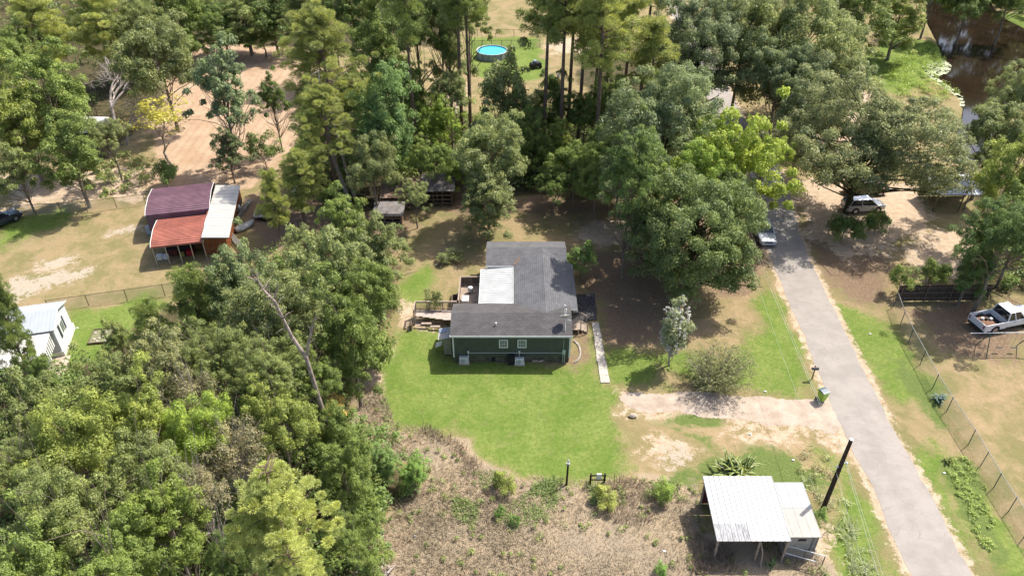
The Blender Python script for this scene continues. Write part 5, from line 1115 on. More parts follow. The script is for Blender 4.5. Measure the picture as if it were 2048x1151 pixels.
mb = MB(); mb.add([(x, y, z) for x in (-0.31, 0.31) for y, z in ((-0.35, 1.037), (0.33, 1.037), (0.33, 1.09), (0.1, 1.15), (-0.2, 1.13), (-0.35, 1.08))], [tuple(range(5, -1, -1)), tuple(range(6, 12))]+[(k, (k+1) % 6, (k+1) % 6+6, k+6) for k in range(6)]); mb.build('lid', mat('slate_lid', (0.10, 0.13, 0.16), 0.4, 0.4), r)
for sx_ in (-0.29, 0.29): mb = MB(); mb.tube([(sx_-0.03, 0.27, 0.13), (sx_+0.03, 0.27, 0.13)], 0.13, 14); mb.build('wheel', DARK, r)
mb = MB(); mb.tube([(-0.3, 0.42, 1.0), (0.3, 0.42, 1.0)], 0.02, 6); mb.tube([(-0.3, 0.34, 0.97), (-0.3, 0.42, 1.0)], 0.02, 5); mb.tube([(0.3, 0.34, 0.97), (0.3, 0.42, 1.0)], 0.02, 5); mb.build('handle', mat('lime_plastic', (0.27, 0.48, 0.03)), r)

# ------------------------------------------------------------------ fences
FG = mat('fence_green_steel', (0.06, 0.10, 0.085), 0.5, 0.4); RUST = mat('fence_rust_steel', (0.12, 0.09, 0.07), 0.7, 0.3); GALV = mat('galvanised_steel', (0.45, 0.45, 0.42), 0.4, 0.4, metal=0.5)
def chain_fence(pix, h, lab, post_m, rail_m, step=3.0, rad=0.035, rail=True, world=None, mesh=True):
    P = world or [G(x, y) for x, y in pix]; o = P[0]; r = empty('chain_link_fence', (o.x, o.y, 0), lab, 'fence')
    pts = []
    for a, b in zip(P[:-1], P[1:]):
        n = max(1, round((b-a).length/step)); pts += [a.lerp(b, k/n) for k in range(n)]
    pts.append(P[-1])
    for p in pts: mb = MB(); lx, ly = rnd.uniform(-.06, .06), rnd.uniform(-.06, .06); mb.tube([(p.x-o.x, p.y-o.y, -.1), (p.x-o.x+lx, p.y-o.y+ly, h+0.05)], rad, 6); mb.build('post', post_m, r)
    if rail:
        mb = MB(); mb.tube([(p.x-o.x, p.y-o.y, h) for p in pts], rad*0.75, 5); mb.build('top_rail', rail_m, r)
    if mesh:
        for a, b in zip(P[:-1], P[1:]): mesh_panel('mesh', a, b, 0.0, h-0.01, r, (o.x, o.y))
    return r
chain_fence([(1787,612),(1800,650),(1817,685),(1865,776),(1893,822),(1937,888),(1987,975),(2048,1073),(2110,1170)], 1.55, 'long chain link fence with green posts along the right of the lane', FG, GALV, 2.6)
chain_fence([(100,622),(330,590),(400,578)], 1.25, 'rusty chain link fence running to the small pine left of the thicket', RUST, RUST, 2.9)
chain_fence([(20,432),(175,422),(292,408)], 1.25, 'chain link fence behind the dry left yard', RUST, RUST, 3.0, mesh=True)
chain_fence([(945,96),(1080,95)], 1.3, 'dark fence standing behind the round pool', DARK, DARK, 1.7)
chain_fence([(955,72),(1065,73)], 1.2, 'far wire fence in the field beyond the pool', DARK, RUST, 3.0, mesh=False)
# board fence
a = G(1790, 602); b_ = G(1975, 600); L = (b_-a).length; d = (b_-a)/L; r = empty('board_fence', (a.x, a.y, 0), 'dark board fence behind the white pickup', 'fence')
BF = mat('dark_boards', (0.08, 0.065, 0.05), 0.9, 0.15, var=0.35, scale=4); mb = MB(); rz = math.atan2(d.y, d.x)
for k in range(int(L/0.155)):
    p = d*(0.08+k*0.155); mb.box((p.x, p.y+0.03, 0.92+rnd.uniform(-.03, .03)), (0.145, 0.022, 1.8), rz)
mb.build('boards', BF, r)
for z in (0.35, 0.95, 1.55): mb = MB(); c = d*(L/2); mb.box((c.x, c.y, z), (L, 0.035, 0.09), rz); mb.build('rail', WEATHD, r)
for k in range(4): mb = MB(); p = d*(0.3+k*2.4); mb.box((p.x, p.y-0.06, 0.95), (0.09, 0.08, 1.95), rz); mb.build('post', WEATHD, r)
for k, (x0, y0, x1, y1) in enumerate([(1792,595,1804,562),(1800,592,1808,575),(1840,585,1856,556),(1864,592,1876,560),(1896,592,1912,556)]):
    p0 = G(x0, y0+6); p1 = PY(x1, y1, 57.6); mb = MB(); mb.tube([p0+Vector((0, 0, 0.02)), p1], 0.035, 6); o = mb.build('leaning_pole', WEATH); tag(o, ['pale pole leaning at the left end of the board fence','second pale pole from the left on the board fence','middle pale pole leaning on the board fence','fourth pale pole leaning on the board fence','rightmost pale pole leaning on the board fence'][k], 'pole', 'pale poles leaning on the board fence')
# rail gate by far drive
p = G(1700, 327); r = empty('wooden_gate', (p.x, p.y, 0), 'brown three rail wooden gate glimpsed through the big oak', 'gate')
for sx_ in (-1.0, 1.0): mb = MB(); mb.bb(sx_-.07, sx_+.07, -.07, .07, 0, 1.4); mb.build('post', WEATHD, r)
for z in (0.4, 0.8, 1.2): mb = MB(); mb.bb(-.93, .93, -.03, .03, z-.08, z+.08); mb.build('rail', WEATHD, r)
# swing frame
r = empty('swing_frame', (43.0, 51.0, 0), 'white topped green swing frame in front of the white pickup', 'swing frame')
tb = G(1962, 666, 2.1); te = G(2075, 664, 2.1); r.location = (tb.x, tb.y, 0); Lx = te-tb
mb = MB(); mb.tube([(-0.9, 0, 2.1), (Lx.x, Lx.y, 2.1)], 0.035, 8); mb.build('top_bar', PLW, r)
for i, x in enumerate((0.85, Lx.x-0.4)):
    for dy in (-0.9, 0.9): mb = MB(); mb.tube([(x, 0, 2.05), (x-0.1, dy, 0)], 0.04, 7); mb.build('leg', mat('swing_green', (0.03, 0.10, 0.07), 0.5), r)
for x in (1.9, 2.4, 3.2, 3.7): mb = MB(); mb.tube([(x, 0, 2.05), (x, 0, 0.5)], 0.012, 4); mb.build('chain', GALV, r)
for x in (2.15, 3.45): mb = MB(); mb.box((x, 0, 0.5), (0.52, 0.16, 0.03)); mb.build('seat', DARK, r)

# ------------------------------------------------------------------ vehicles
TYRE = mat('tyre_rubber', (0.02, 0.02, 0.02), 0.85, 0.2); RIM = mat('alloy_rim', (0.45, 0.45, 0.46), 0.3, 0.5, metal=0.7)
CGL = mat('car_glass', (0.02, 0.025, 0.03), 0.05, 0.7); HL = mat('headlight_lens', (0.65, 0.67, 0.68), 0.1, 0.6); TL = mat('tail_lens', (0.35, 0.02, 0.02), 0.2, 0.5); BLK = mat('black_trim', (0.025, 0.025, 0.027), 0.5, 0.3)
def paint(name, c, metal=0.35): 
    m = mat(name, c, 0.28, 0.5, metal=metal, var=0.02, scale=1); m.node_tree.nodes['Principled BSDF'].inputs['Coat Weight'].default_value = 0.4; return m
def loft(mb, stations, ring):
    vs = []; n = None
    for st in stations:
        q = ring(*st); n = len(q); vs += q
    fs = [(i*n+k, i*n+(k+1) % n, (i+1)*n+(k+1) % n, (i+1)*n+k) for i in range(len(stations)-1) for k in range(n)]
    fs += [tuple(range(n-1, -1, -1)), tuple(range(len(vs)-n, len(vs)))]; mb.add(vs, fs); return mb
def vehicle(name, loc_, rz, L, Wd, Ht, pm_, lab, cat, kind='sedan', roofm=None):
    """front towards +x"""
    r = empty(name, loc_, lab, cat, None, rz); hl = L/2; w = Wd/2; belt = Ht*0.60 if kind != 'pickup' else Ht*0.60
    def ring(x, zb, zt, wf):
        W_ = w*wf; return [(x, -W_*0.9, zb), (x, -W_, zb+0.14), (x, -W_, (zb+zt)/2+0.05), (x, -W_*0.96, zt-0.06), (x, -W_*0.82, zt), (x, 0, zt+0.02), (x, W_*0.82, zt), (x, W_*0.96, zt-0.06), (x, W_, (zb+zt)/2+0.05), (x, W_, zb+0.14), (x, W_*0.9, zb)]
    if kind == 'sedan': prof = [(-hl, 0.38, 0.86, 0.86), (-hl+0.12, 0.26, 0.96, 0.95), (-hl+0.9, 0.2, belt+0.04, 1), (-0.2, 0.2, belt+0.02, 1), (hl*0.42, 0.2, belt, 1), (hl-0.55, 0.2, 0.80, 0.97), (hl-0.12, 0.24, 0.70, 0.90), (hl, 0.34, 0.60, 0.80)]
    elif kind == 'suv': prof = [(-hl, 0.42, 1.0, 0.88), (-hl+0.12, 0.3, 1.06, 0.96), (-hl+0.9, 0.25, 1.06, 1), (0, 0.25, 1.04, 1), (hl*0.45, 0.25, 1.02, 1), (hl-0.5, 0.25, 0.95, 0.97), (hl-0.1, 0.3, 0.82, 0.9), (hl, 0.4, 0.7, 0.82)]
    else: prof = [(-hl, 0.5, 1.06, 0.95), (-hl+0.06, 0.42, 1.12, 1), (-0.55, 0.38, 1.12, 1), (hl*0.42, 0.38, 1.14, 1), (hl-0.4, 0.4, 1.10, 0.98), (hl-0.08, 0.42, 1.02, 0.93), (hl, 0.5, 0.85, 0.86)]
    mb = MB()
    if kind == 'pickup':
        loft(mb, [q for q in prof if q[0] >= -0.56], ring)
        for sy in (-1, 1): mb.bb(-hl+0.07, -0.556, sy*w-0.06 if sy > 0 else -w, w if sy > 0 else -w+0.06, 0.42, 1.12)
        mb.bb(-hl, -hl+0.068, -w+0.02, w-0.02, 0.5, 1.12)
    else: loft(mb, prof, ring)
    mb.build('body', pm_, r, bevel=0.0)
    # cabin
    if kind == 'sedan': c0, c1, t0, t1 = -hl+0.75, hl*0.40, -hl+1.35, hl*0.12
    elif kind == 'suv': c0, c1, t0, t1 = -hl+0.12, hl*0.48, -hl+0.55, hl*0.18
    else: c0, c1, t0, t1 = -0.50, hl*0.46, -0.42, hl*0.22
    zb = belt+0.0 if kind == 'sedan' else (1.045 if kind == 'suv' else 1.13); zt = Ht
    def q4(x0, x1, f, z): return [(x0, -w*f, z), (x1, -w*f, z), (x1, w*f, z), (x0, w*f, z)]
    gl = MB(); gl.add(q4(c0, c1, 0.90, zb-0.04)+q4(t0, t1, 0.74, zt-0.05), [(3, 2, 1, 0), (4, 5, 6, 7)]+[(k, (k+1) % 4, (k+1) % 4+4, k+4) for k in range(4)]); gl.build('windows', CGL, r)
    rf = MB(); rf.add(q4(t0-0.04, t1+0.04, 0.76, zt-0.055)+q4(t0-0.02, t1+0.02, 0.74, zt-0.015)+q4(t0+0.15, t1-0.15, 0.6, zt+0.015), [(3, 2, 1, 0), (8, 9, 10, 11)]+[(k, (k+1) % 4, (k+1) % 4+4, k+4) for k in range(4)]+[(k+4, (k+1) % 4+4, (k+1) % 4+8, k+8) for k in range(4)]); rf.build('roof', roofm or pm_, r)
    for sy in (-1, 1):
        for xb, xt in ((c1, t1), (c0, t0), ((c0+c1)/2-0.1, (t0+t1)/2-0.1)): pl = MB(); pl.bar((xb, sy*w*0.905, zb-0.02), (xt, sy*w*0.755, zt-0.05), 0.09); pl.build('pillar', pm_, r)
    wr = 0.33 if kind == 'sedan' else (0.36 if kind == 'suv' else 0.41); fx = hl-0.92 if kind != 'pickup' else hl-1.0; bx = -hl+0.98 if kind != 'pickup' else -hl+1.25
    for x in (fx, bx):
        for sy in (-1, 1):
            y0, y1 = sy*(w-0.2), sy*(w+0.012)
            arch = MB(); arch.tube([(x, sy*(w-0.1), wr+0.02), (x, sy*(w+0.004), wr+0.02)], wr+0.07, 20); arch.build('wheel_arch', BLK, r)
            t_ = MB(); t_.tube([(x, y0, wr), (x, sy*(w+0.016), wr)], wr, 20); wh = t_.build('wheel', TYRE, r); ri = MB(); ri.tube([(x, sy*(w+0.017), wr), (x, sy*(w+0.028), wr)], wr*0.62, 14); ri.build('rim', RIM, wh)
    zl = 0.64 if kind == 'sedan' else (0.78 if kind == 'suv' else 0.90)
    for sy in (-1, 1):
        q = MB(); q.box((hl-0.09, sy*w*0.72, zl+0.02), (0.14, 0.36, 0.15), -sy*0.35); q.build('headlight', HL, r, bevel=0.02)
        q = MB(); q.box((-hl+0.03, sy*w*0.82, zl+0.1 if kind != 'pickup' else 0.86), (0.10, 0.24 if kind != 'pickup' else 0.14, 0.18 if kind != 'pickup' else 0.34), sy*0.2); q.build('tail_light', TL, r, bevel=0.02)
        q = MB(); q.box((c1-0.12, sy*(w+0.08), zb+0.06), (0.14, 0.2, 0.13)); q.build('wing_mirror', BLK if kind != 'sedan' else pm_, r, bevel=0.02)
        q = MB()
        for xx in ((c0+c1)/2-0.25, (c0+c1)/2+0.75): q.box((xx, sy*(w+0.004), zb-0.14), (0.16, 0.02, 0.03))
        q.build('door_handles', BLK, r)
    q = MB(); q.box((hl-0.04, 0, zl-0.04), (0.09, w*0.9, 0.14)); q.build('grille', BLK, r)
    q = MB(); q.box((hl-0.03, 0, 0.38), (0.16, w*1.62, 0.14)); q.build('bumper', pm_ if kind != 'pickup' else RIM, r, bevel=0.03)
    q = MB(); q.box((-hl+0.0, 0, 0.44), (0.16, w*1.66, 0.16)); q.build('bumper', pm_ if kind != 'pickup' else BLK, r, bevel=0.03)
    q = MB(); q.box((-hl-0.02 if kind != 'pickup' else -hl-0.012, 0, 0.66), (0.02, 0.32, 0.15)); q.build('licence_plate', PLW, r)
    q = MB(); q.box(((c0+c1)/2+0.3, 0, 0.3), (0.02, 0.02, 0.02))
    if kind == 'pickup':
        q = MB(); q.bb(-hl+0.07, -0.56, -w+0.062, w-0.062, 0.58, 0.62); q.bb(-hl+0.07, -hl+0.10, -w+0.062, w-0.062, 0.622, 1.1); q.build('bed_liner', mat('bed_black', (0.03, 0.03, 0.035), 0.8), r)
        q = MB(); q.bb(-hl+0.5, -1.2, -w+0.3, w-0.3, 0.622, 0.68); q.build('bed_load', mat('rusty_load', (0.20, 0.11, 0.07), 0.9, var=0.4, scale=5), r)
        for k in range(3): q = MB(); q.box((-1.3-k*0.35, 0.1+0.12*k, 0.78), (0.22, 0.22, 0.2), 0.4*k); q.build('bed_box', TRIM if k != 1 else BLK, r)
    return r
SIL = paint('silver_paint', (0.56, 0.60, 0.63)); WHT = paint('white_paint', (0.76, 0.77, 0.78), 0.0); SIL2 = paint('warm_silver_paint', (0.48, 0.47, 0.46)); RED = paint('dark_red_paint', (0.16, 0.03, 0.025))
c = G(1528, 460, 0.7); vehicle('parked_car', (c.x, c.y, 0.02), math.radians(-92), 4.75, 1.84, 1.45, SIL, 'silver sedan facing the camera on the left edge of the lane', 'car')
c = G(1727, 407, 0.8); vehicle('parked_car', (c.x, c.y, 0.02), math.radians(6), 4.5, 1.85, 1.68, SIL2, 'silver sport utility car behind the trunk of the biggest oak', 'car', 'suv', paint('pale_blue_roof', (0.62, 0.66, 0.70)))
c = G(1733, 373, 0.8); vehicle('parked_car', (c.x, c.y, 0.02), math.radians(4), 4.7, 1.88, 1.70, RED, 'dark red car mostly hidden by oak leaves behind the silver one', 'car', 'suv', paint('dark_grey_roof', (0.06, 0.06, 0.07)))
vehicle('pickup_truck', (44.7, 53.6, -0.02), math.radians(15), 5.9, 2.03, 1.92, WHT, 'white pickup truck with an open loaded bed at the right edge', 'pickup truck', 'pickup')
# big oak trunk
mb = MB(); p = G(1733, 468); q = PY(1762, 395, p.y+0.8); q2 = PY(1775, 340, p.y+1.2); q3 = PY(1745, 330, p.y+1.0)

# ------------------------------------------------------------------ carports and container
ang = math.radians(10.5)
def arch_carport(name, loc_, rz, Lx, Wy, eave, ridge, leg, colr, rib, lab, panels, posts=5):
    """long axis local x, arched (three-slope) sheet roof across y"""
    r = empty(name, loc_, lab, 'carport', 'arched metal carports', rz); m = mat(name+colr[0], colr[1], 0.5, 0.35, var=0.22, scale=0.9, detail=9)
    W2 = Wy/2; prof = [(-W2-0.02, eave-0.12), (-W2+0.02, eave), (-W2*0.78, eave+(ridge-eave)*0.55), (0, ridge), (W2*0.78, eave+(ridge-eave)*0.55), (W2-0.02, eave), (W2+0.02, eave-0.12)]
    n = int(Lx/rib); sh = MB()
    for i in range(len(prof)-1):
        (ya, za), (yb, zb) = prof[i], prof[i+1]
        sh.slab([(-Lx/2, ya, za), (Lx/2, ya, za), (Lx/2, yb, zb), (-Lx/2, yb, zb)], 0.03)
    ny_ = int(Wy/rib)
    for k in range(ny_+1):
        y = -W2+0.03+(Wy-0.06)*k/ny_; z = np.interp(y, [a[0] for a in prof], [a[1] for a in prof]); sh.bb(-Lx/2-0.005, Lx/2+0.005, y-0.02, y+0.02, z-0.02, z+0.035)
    sh.build('roof', m, r)
    for sx_ in (-1, 1):
        t = MB(); t.tube([(sx_*(Lx/2+0.02), y, z+0.02) for y, z in prof], 0.035, 5); t.build('edge_trim', TRIM, r)
    for k in range(posts):
        x = -Lx/2+0.1+(Lx-0.2)*k/(posts-1)
        for sy in (-1, 1): t = MB(); t.bb(x-0.04, x+0.04, sy*(W2-0.06)-0.04, sy*(W2-0.06)+0.04, 0, eave-0.03); t.build('post', GALV, r)
    if panels:
        t = MB(); t.bb(-Lx/2, Lx/2, -W2+0.0, -W2+0.03, 0.9, eave-0.13)
        for k in range(int((eave-1)/0.25)): t.bb(-Lx/2, Lx/2, -W2-0.02, -W2-0.002, 1.0+k*0.25, 1.06+k*0.25)
        t.build('side_panel', m, r); t = MB(); t.bb(-Lx/2, Lx/2, W2-0.03, W2, 0.3, eave-0.13); t.build('side_panel', m, r)
    return r
fl = G(290, 432, 2.8); fr = G(419, 418, 2.8); c = (fl+fr)/2; dirx = (fr-fl).normalized(); rzc = math.atan2(dirx.y, dirx.x); nrm = Vector((-dirx.y, dirx.x, 0))
c = c+nrm*3.1; arch_carport('carport', (c.x, c.y, 0), rzc, (fr-fl).length, 6.0, 2.8, 3.35, 2.8, ('maroon', (0.185, 0.10, 0.125)), 0.24, 'carport with the maroon ribbed roof behind the red one', True)
fl = G(301, 494, 2.35); fr = G(406, 484, 2.35); c = (fl+fr)/2+nrm*2.75; arch_carport('carport', (c.x, c.y, 0), rzc, (fr-fl).length, 5.4, 2.35, 2.85, 2.3, ('red', (0.37, 0.13, 0.09)), 0.22, 'open carport with the faded red roof beside the orange container', False)
# container
f0 = G(409, 508); f1 = G(461, 506); dx = (f1-f0).normalized(); rz2 = math.radians(9.0); cx_ = (f0+f1)/2
r = empty('shipping_container', (cx_.x, cx_.y, 0), 'orange brown shipping container with closed doors under the white sheet roof', 'container', None, rz2)
ORG = mat('container_orange', (0.30, 0.10, 0.035), 0.7, 0.3, var=0.35, scale=2.5); mb = MB(); Wc = 2.36; Lc = 9.9
mb.bb(-Wc/2, Wc/2, 0.05, Lc, 0.12, 2.55)
for k in range(40):
    for sx_ in (-1, 1): mb.bb(sx_*Wc/2-0.02, sx_*Wc/2+0.02, 0.2+k*0.265, 0.34+k*0.265, 0.2, 2.45)
for sx_ in (-1, 1): mb.bb(sx_*(Wc/2-0.05)-0.06, sx_*(Wc/2-0.05)+0.06, -0.02, 0.12, 0, 2.59)
mb.bb(-Wc/2, Wc/2, -0.022, 0.1, 2.45, 2.592); mb.bb(-Wc/2, Wc/2, -0.022, 0.1, 0.02, 0.15); mb.build('body', ORG, r)
for sx_ in (-1, 1):
    mb = MB(); mb.bb(min(0.01*sx_, sx_*1.1), max(0.01*sx_, sx_*1.1), 0.0, 0.04, 0.16, 2.44); dr = mb.build('door', ORG, r)
    mb = MB()
    for xx in (0.25, 0.75): mb.tube([(sx_*xx, -0.03, 0.15), (sx_*xx, -0.03, 2.45)], 0.02, 5); mb.box((sx_*xx, -0.045, 1.1), (0.25, 0.02, 0.03))
    for zz in (0.7, 1.3, 1.9): mb.bb(min(0.05*sx_, sx_*1.08), max(0.05*sx_, sx_*1.08), -0.01, -0.001, zz-0.02, zz+0.02)
    mb.build('lock_bar', mat('dull_steel', (0.20, 0.15, 0.12), 0.6), dr)
a0 = G(402, 474, 2.9); a1 = G(457, 472, 2.9); b1 = G(480, 368, 2.9); wv = (a1-a0); lv = (b1-a1); o0 = cx_.to_3d(); o0.z = 0
R_ = Matrix.Rotation(-rz2, 3, 'Z'); pa = [R_ @ (Vector((v.x, v.y, 0))-o0) for v in (a0, a1, b1, b1-wv)]
mb = MB(); zr_ = (2.85, 2.72, 2.72, 2.85); mb.slab([(q_.x, q_.y, z) for q_, z in zip(pa, zr_)], 0.03); n = 34
for k in range(n+1):
    t = k/n*0.996+0.002; e0 = pa[0].lerp(pa[3], t); e1 = pa[1].lerp(pa[2], t); mb.bar((e0.x, e0.y, 2.865), (e1.x, e1.y, 2.735), 0.045)
mb.build('sheet_roof', mat('aged_white_sheet', (0.56, 0.52, 0.47), 0.55, 0.4, var=0.08, scale=0.7, col2=(0.66, 0.63, 0.57), detail=7), r)
mb = MB(); mb.add([(pa[0].x, pa[0].y, 2.81), (pa[1].x, pa[1].y, 2.68), (pa[1].x, pa[1].y+0.02, 2.6), (pa[0].x, pa[0].y+0.02, 2.6)], [(0, 1, 2, 3)]); mb.build('fascia', WEATHD, r)
# goods under the red carport
def thingbox(name, px_, py_, d, m, lab, cat, rz=0, z=0, group=None):
    p_ = G(px_, py_); r = empty(name, (p_.x, p_.y, z), lab, cat, group, rz); mb = MB(); mb.bb(-d[0]/2, d[0]/2, -d[1]/2, d[1]/2, 0, d[2]); mb.build('body', m, r, bevel=min(d)*0.08)
    mb = MB(); mb.bb(-d[0]/2-0.01, d[0]/2+0.01, -d[1]/2-0.01, d[1]/2+0.01, d[2]*1.002, d[2]*1.06); mb.build('lid', m, r); return r
gg = 'stored goods under the red carport'
thingbox('storage_tub', 321, 518, (0.55, 0.45, 0.5), PLW, 'left white tub at the front of the red carport', 'tub', 0.2, group=gg); thingbox('storage_tub', 333, 517, (0.5, 0.45, 0.45), PLW, 'right white tub at the front of the red carport', 'tub', -0.1, group=gg)
thingbox('fuel_can', 382, 509, (0.7, 0.45, 0.55), mat('red_plastic', (0.35, 0.02, 0.03), 0.5), 'red boxy container under the red carport', 'container', 0.1, group=gg); thingbox('crate', 366, 511, (0.4, 0.4, 0.35), mat('dull_yellow', (0.34, 0.32, 0.08), 0.6), 'small yellow crate under the red carport', 'crate', 0.3, group=gg)
thingbox('crate', 348, 508, (0.9, 0.6, 0.5), mat('brown_red', (0.16, 0.05, 0.035), 0.8), 'brown crate between the white tubs and the yellow crate', 'crate', 0.1, group=gg); thingbox('tool_chest', 362, 502, (2.6, 0.8, 0.8), DARK, 'long dark chest at the back under the red carport', 'chest', 0.17, group=gg)
thingbox('drum', 301, 466, (0.55, 0.55, 0.8), mat('pale_blue_plastic', (0.42, 0.48, 0.54), 0.5), 'pale blue drum left of the red carport', 'drum', 0.2)
# junk right of the container
p_ = G(474, 424); r = empty('storage_tank', (p_.x, p_.y, 0), 'black cylindrical tank with a pale band beside the container', 'tank', None, ang)
mb = MB(); mb.tube([(0, -1.5, 0.55), (0, 1.5, 0.55)], 0.5, 18); mb.build('barrel', BLK, r); mb = MB(); mb.tube([(0, -0.5, 0.55), (0, 0.1, 0.55)], 0.52, 18); mb.build('band', mat('pale_band', (0.5, 0.52, 0.56), 0.5), r)
def truss(px_, py_, L, rz, lab, tilt=0):
    p_ = G(px_, py_); r = empty('lattice_boom', (p_.x, p_.y, 0.15), lab, 'lattice boom', 'steel lattice booms by the container', rz); r.rotation_euler = (0, tilt, rz)
    C4 = [(-0.2, 0), (0.2, 0), (0.2, 0.4), (-0.2, 0.4)]
    for (yy, zz) in C4: mb = MB(); mb.tube([(-L/2, yy, zz), (L/2, yy, zz)], 0.05, 5); mb.build('chord', GALV, r)
    mb = MB(); n = int(L/0.4)
    for k in range(n):
        x0 = -L/2+k*L/n; x1 = x0+L/n
        for i in range(4): a_, b__ = C4[i], C4[(i+1) % 4]; mb.tube([(x0, *a_), (x1, *b__)], 0.035, 4); mb.tube([(x0, *a_), (x0, *b__)], 0.035, 4)
    mb.build('lacing', GALV, r)
truss(481, 432, 6.0, math.radians(82), 'steel lattice boom lying along the container'); truss(474, 488, 4.6, math.radians(128), 'steel lattice boom lying slanted near the container doors')
p_ = G(490, 456); r = empty('small_boat', (p_.x, p_.y, 0.05), 'small grey upturned boat beside the lattice boom', 'boat', None, 0.9)
mb = MB(); st = [(-1.2, 0.42), (-0.6, 0.55), (0.2, 0.55), (0.8, 0.38), (1.25, 0.05)]
loft(mb, [(x, w_) for x, w_ in st], lambda x, w_: [(x, -w_, 0.05), (x, -w_*0.85, 0.32), (x, -w_*0.4, 0.5), (x, w_*0.4, 0.5), (x, w_*0.85, 0.32), (x, w_, 0.05)]); mb.build('hull', mat('boat_grey', (0.36, 0.37, 0.37), 0.5), r, smooth=True)
mb = MB(); mb.tube([(-1.2, 0, 0.52), (1.2, 0, 0.3)], 0.03, 5); mb.build('keel', GALV, r)
p_ = G(533, 434); r = empty('utility_trailer', (p_.x, p_.y, 0), 'small white framed utility trailer full of scrap under the small pine', 'trailer', None, 0.1)
mb = MB(); mb.bb(-1.1, 1.1, -0.75, 0.75, 0.5, 0.56); mb.build('bed', DARK, r)
for a_ in ((-1.12, 1.12, -0.80, -0.75), (-1.12, 1.12, 0.75, 0.80), (-1.17, -1.12, -0.75, 0.75), (1.12, 1.17, -0.75, 0.75)): mb = MB(); mb.bb(*a_, 0.45, 0.72); mb.build('side_rail', PLW, r)
for sy in (-1, 1): mb = MB(); mb.tube([(0, sy*0.82, 0.3), (0, sy*0.98, 0.3)], 0.3, 16); mb.build('wheel', TYRE, r); mb = MB(); mb.bb(-0.42, 0.42, sy*0.9-0.1, sy*0.9+0.1, 0.63, 0.67); mb.build('mudguard', PLW, r)
mb = MB(); mb.tube([(0, 0.8, 0.48), (0, 1.5, 0.45)], 0.04, 5); mb.build('drawbar', GALV, r)
mb = MB()
for k in range(14): mb.box((rnd.uniform(-.9, .9), rnd.uniform(-.55, .55), 0.62), (rnd.uniform(.2, .7), rnd.uniform(.1, .3), 0.1), rnd.random()*3)
mb.build('scrap', mat('scrap_grey', (0.2, 0.18, 0.17), 0.8, var=0.6, scale=3), r)
thingbox('tool_box', 567, 436, (1.1, 0.6, 0.55), DARK, 'black box on the ground right of the trailer', 'box', 0.1)
thingbox('water_tank', 598, 399, (1.1, 0.9, 1.2), mat('tank_grey', (0.4, 0.42, 0.44), 0.5), 'pale grey tank glimpsed under the young pine', 'tank', 0.5)
p_ = G(2, 448); r = vehicle('parked_car', (p_.x, p_.y, 0), math.radians(60), 4.4, 1.8, 1.5, paint('dark_blue_paint', (0.05, 0.06, 0.08)), 'dark vehicle cut by the left edge in tree shade', 'car')

# ------------------------------------------------------------------ mobile home lower left
e0 = G(107, 660, 3.0); rr0 = G(129, 602, 3.0); wd = (rr0-e0); wl_ = wd.length; d_ = wd/wl_; rzm = math.atan2(d_.y, d_.x)-math.pi/2
r = empty('mobile_home', (e0.x, e0.y, 0), 'white mobile home with grey metal roof at the left edge', 'mobile home', None, rzm)
WL = mat('pale_blue_white_siding', (0.62, 0.65, 0.69), 0.6, 0.3, var=0.04); MR = mat('grey_standing_roof', (0.42, 0.45, 0.48), 0.4, 0.5, var=0.06, scale=0.7)
LL_ = 13.0; mb = MB(); mb.bb(-LL_, -0.12, 0.15, wl_-0.15, 0.6, 2.98); yc = wl_/2
mb.add([(-0.13, 0.15, 2.98), (-0.13, wl_-.15, 2.98), (-0.13, yc, 3.62), (-0.18, 0.15, 2.98), (-0.18, wl_-.15, 2.98), (-0.18, yc, 3.62)], [(0, 1, 2), (3, 5, 4), (0, 3, 4, 1), (1, 4, 5, 2), (2, 5, 3, 0)]); mb.build('wall', WL, r)
mb = MB(); mb.bb(-LL_, -0.02, 0.08, wl_-0.08, 0, 0.6); mb.build('skirting', TRIM, r)
for y0, y1, z0, z1 in ((-0.05, yc, 3.02, 3.72), (yc, wl_+0.05, 3.72, 3.02)):
    mb = MB(); mb.slab([(-LL_, y0, z0), (0.05, y0, z0), (0.05, y1, z1), (-LL_, y1, z1)], 0.06)
    for k in range(42): x = 0.02-k*0.31; mb.slab([(x-0.02, y0, z0+0.03), (x+0.02, y0, z0+0.03), (x+0.02, y1, z1+0.03), (x-0.02, y1, z1+0.03)], 0.035)
    mb.build('roof', MR, r)
mb = MB(); mb.bar((0.07, -0.05, 3.0), (0.07, yc, 3.7), 0.09); mb.bar((0.07, wl_+0.05, 3.0), (0.07, yc, 3.7), 0.09); mb.build('gable_trim', TRIM, r)
f = MB(); f.bb(-0.12, -0.08, yc-0.75, yc+0.5, 1.35, 2.5); wi = f.build('window', TRIM, r)
f = MB(); f.bb(-0.079, -0.07, yc-0.42, yc-0.15, 1.42, 2.43); f.bb(-0.079, -0.07, yc-0.08, yc+0.2, 1.42, 2.43); f.build('pane', GLASS, wi)
for yy in (yc-0.85, yc+0.45): f = MB(); f.bb(-0.118, -0.06, yy-0.14, yy+0.14, 1.3, 2.55); f.build('shutter', mat('charcoal_shutter', (0.05, 0.055, 0.06), 0.6), r)
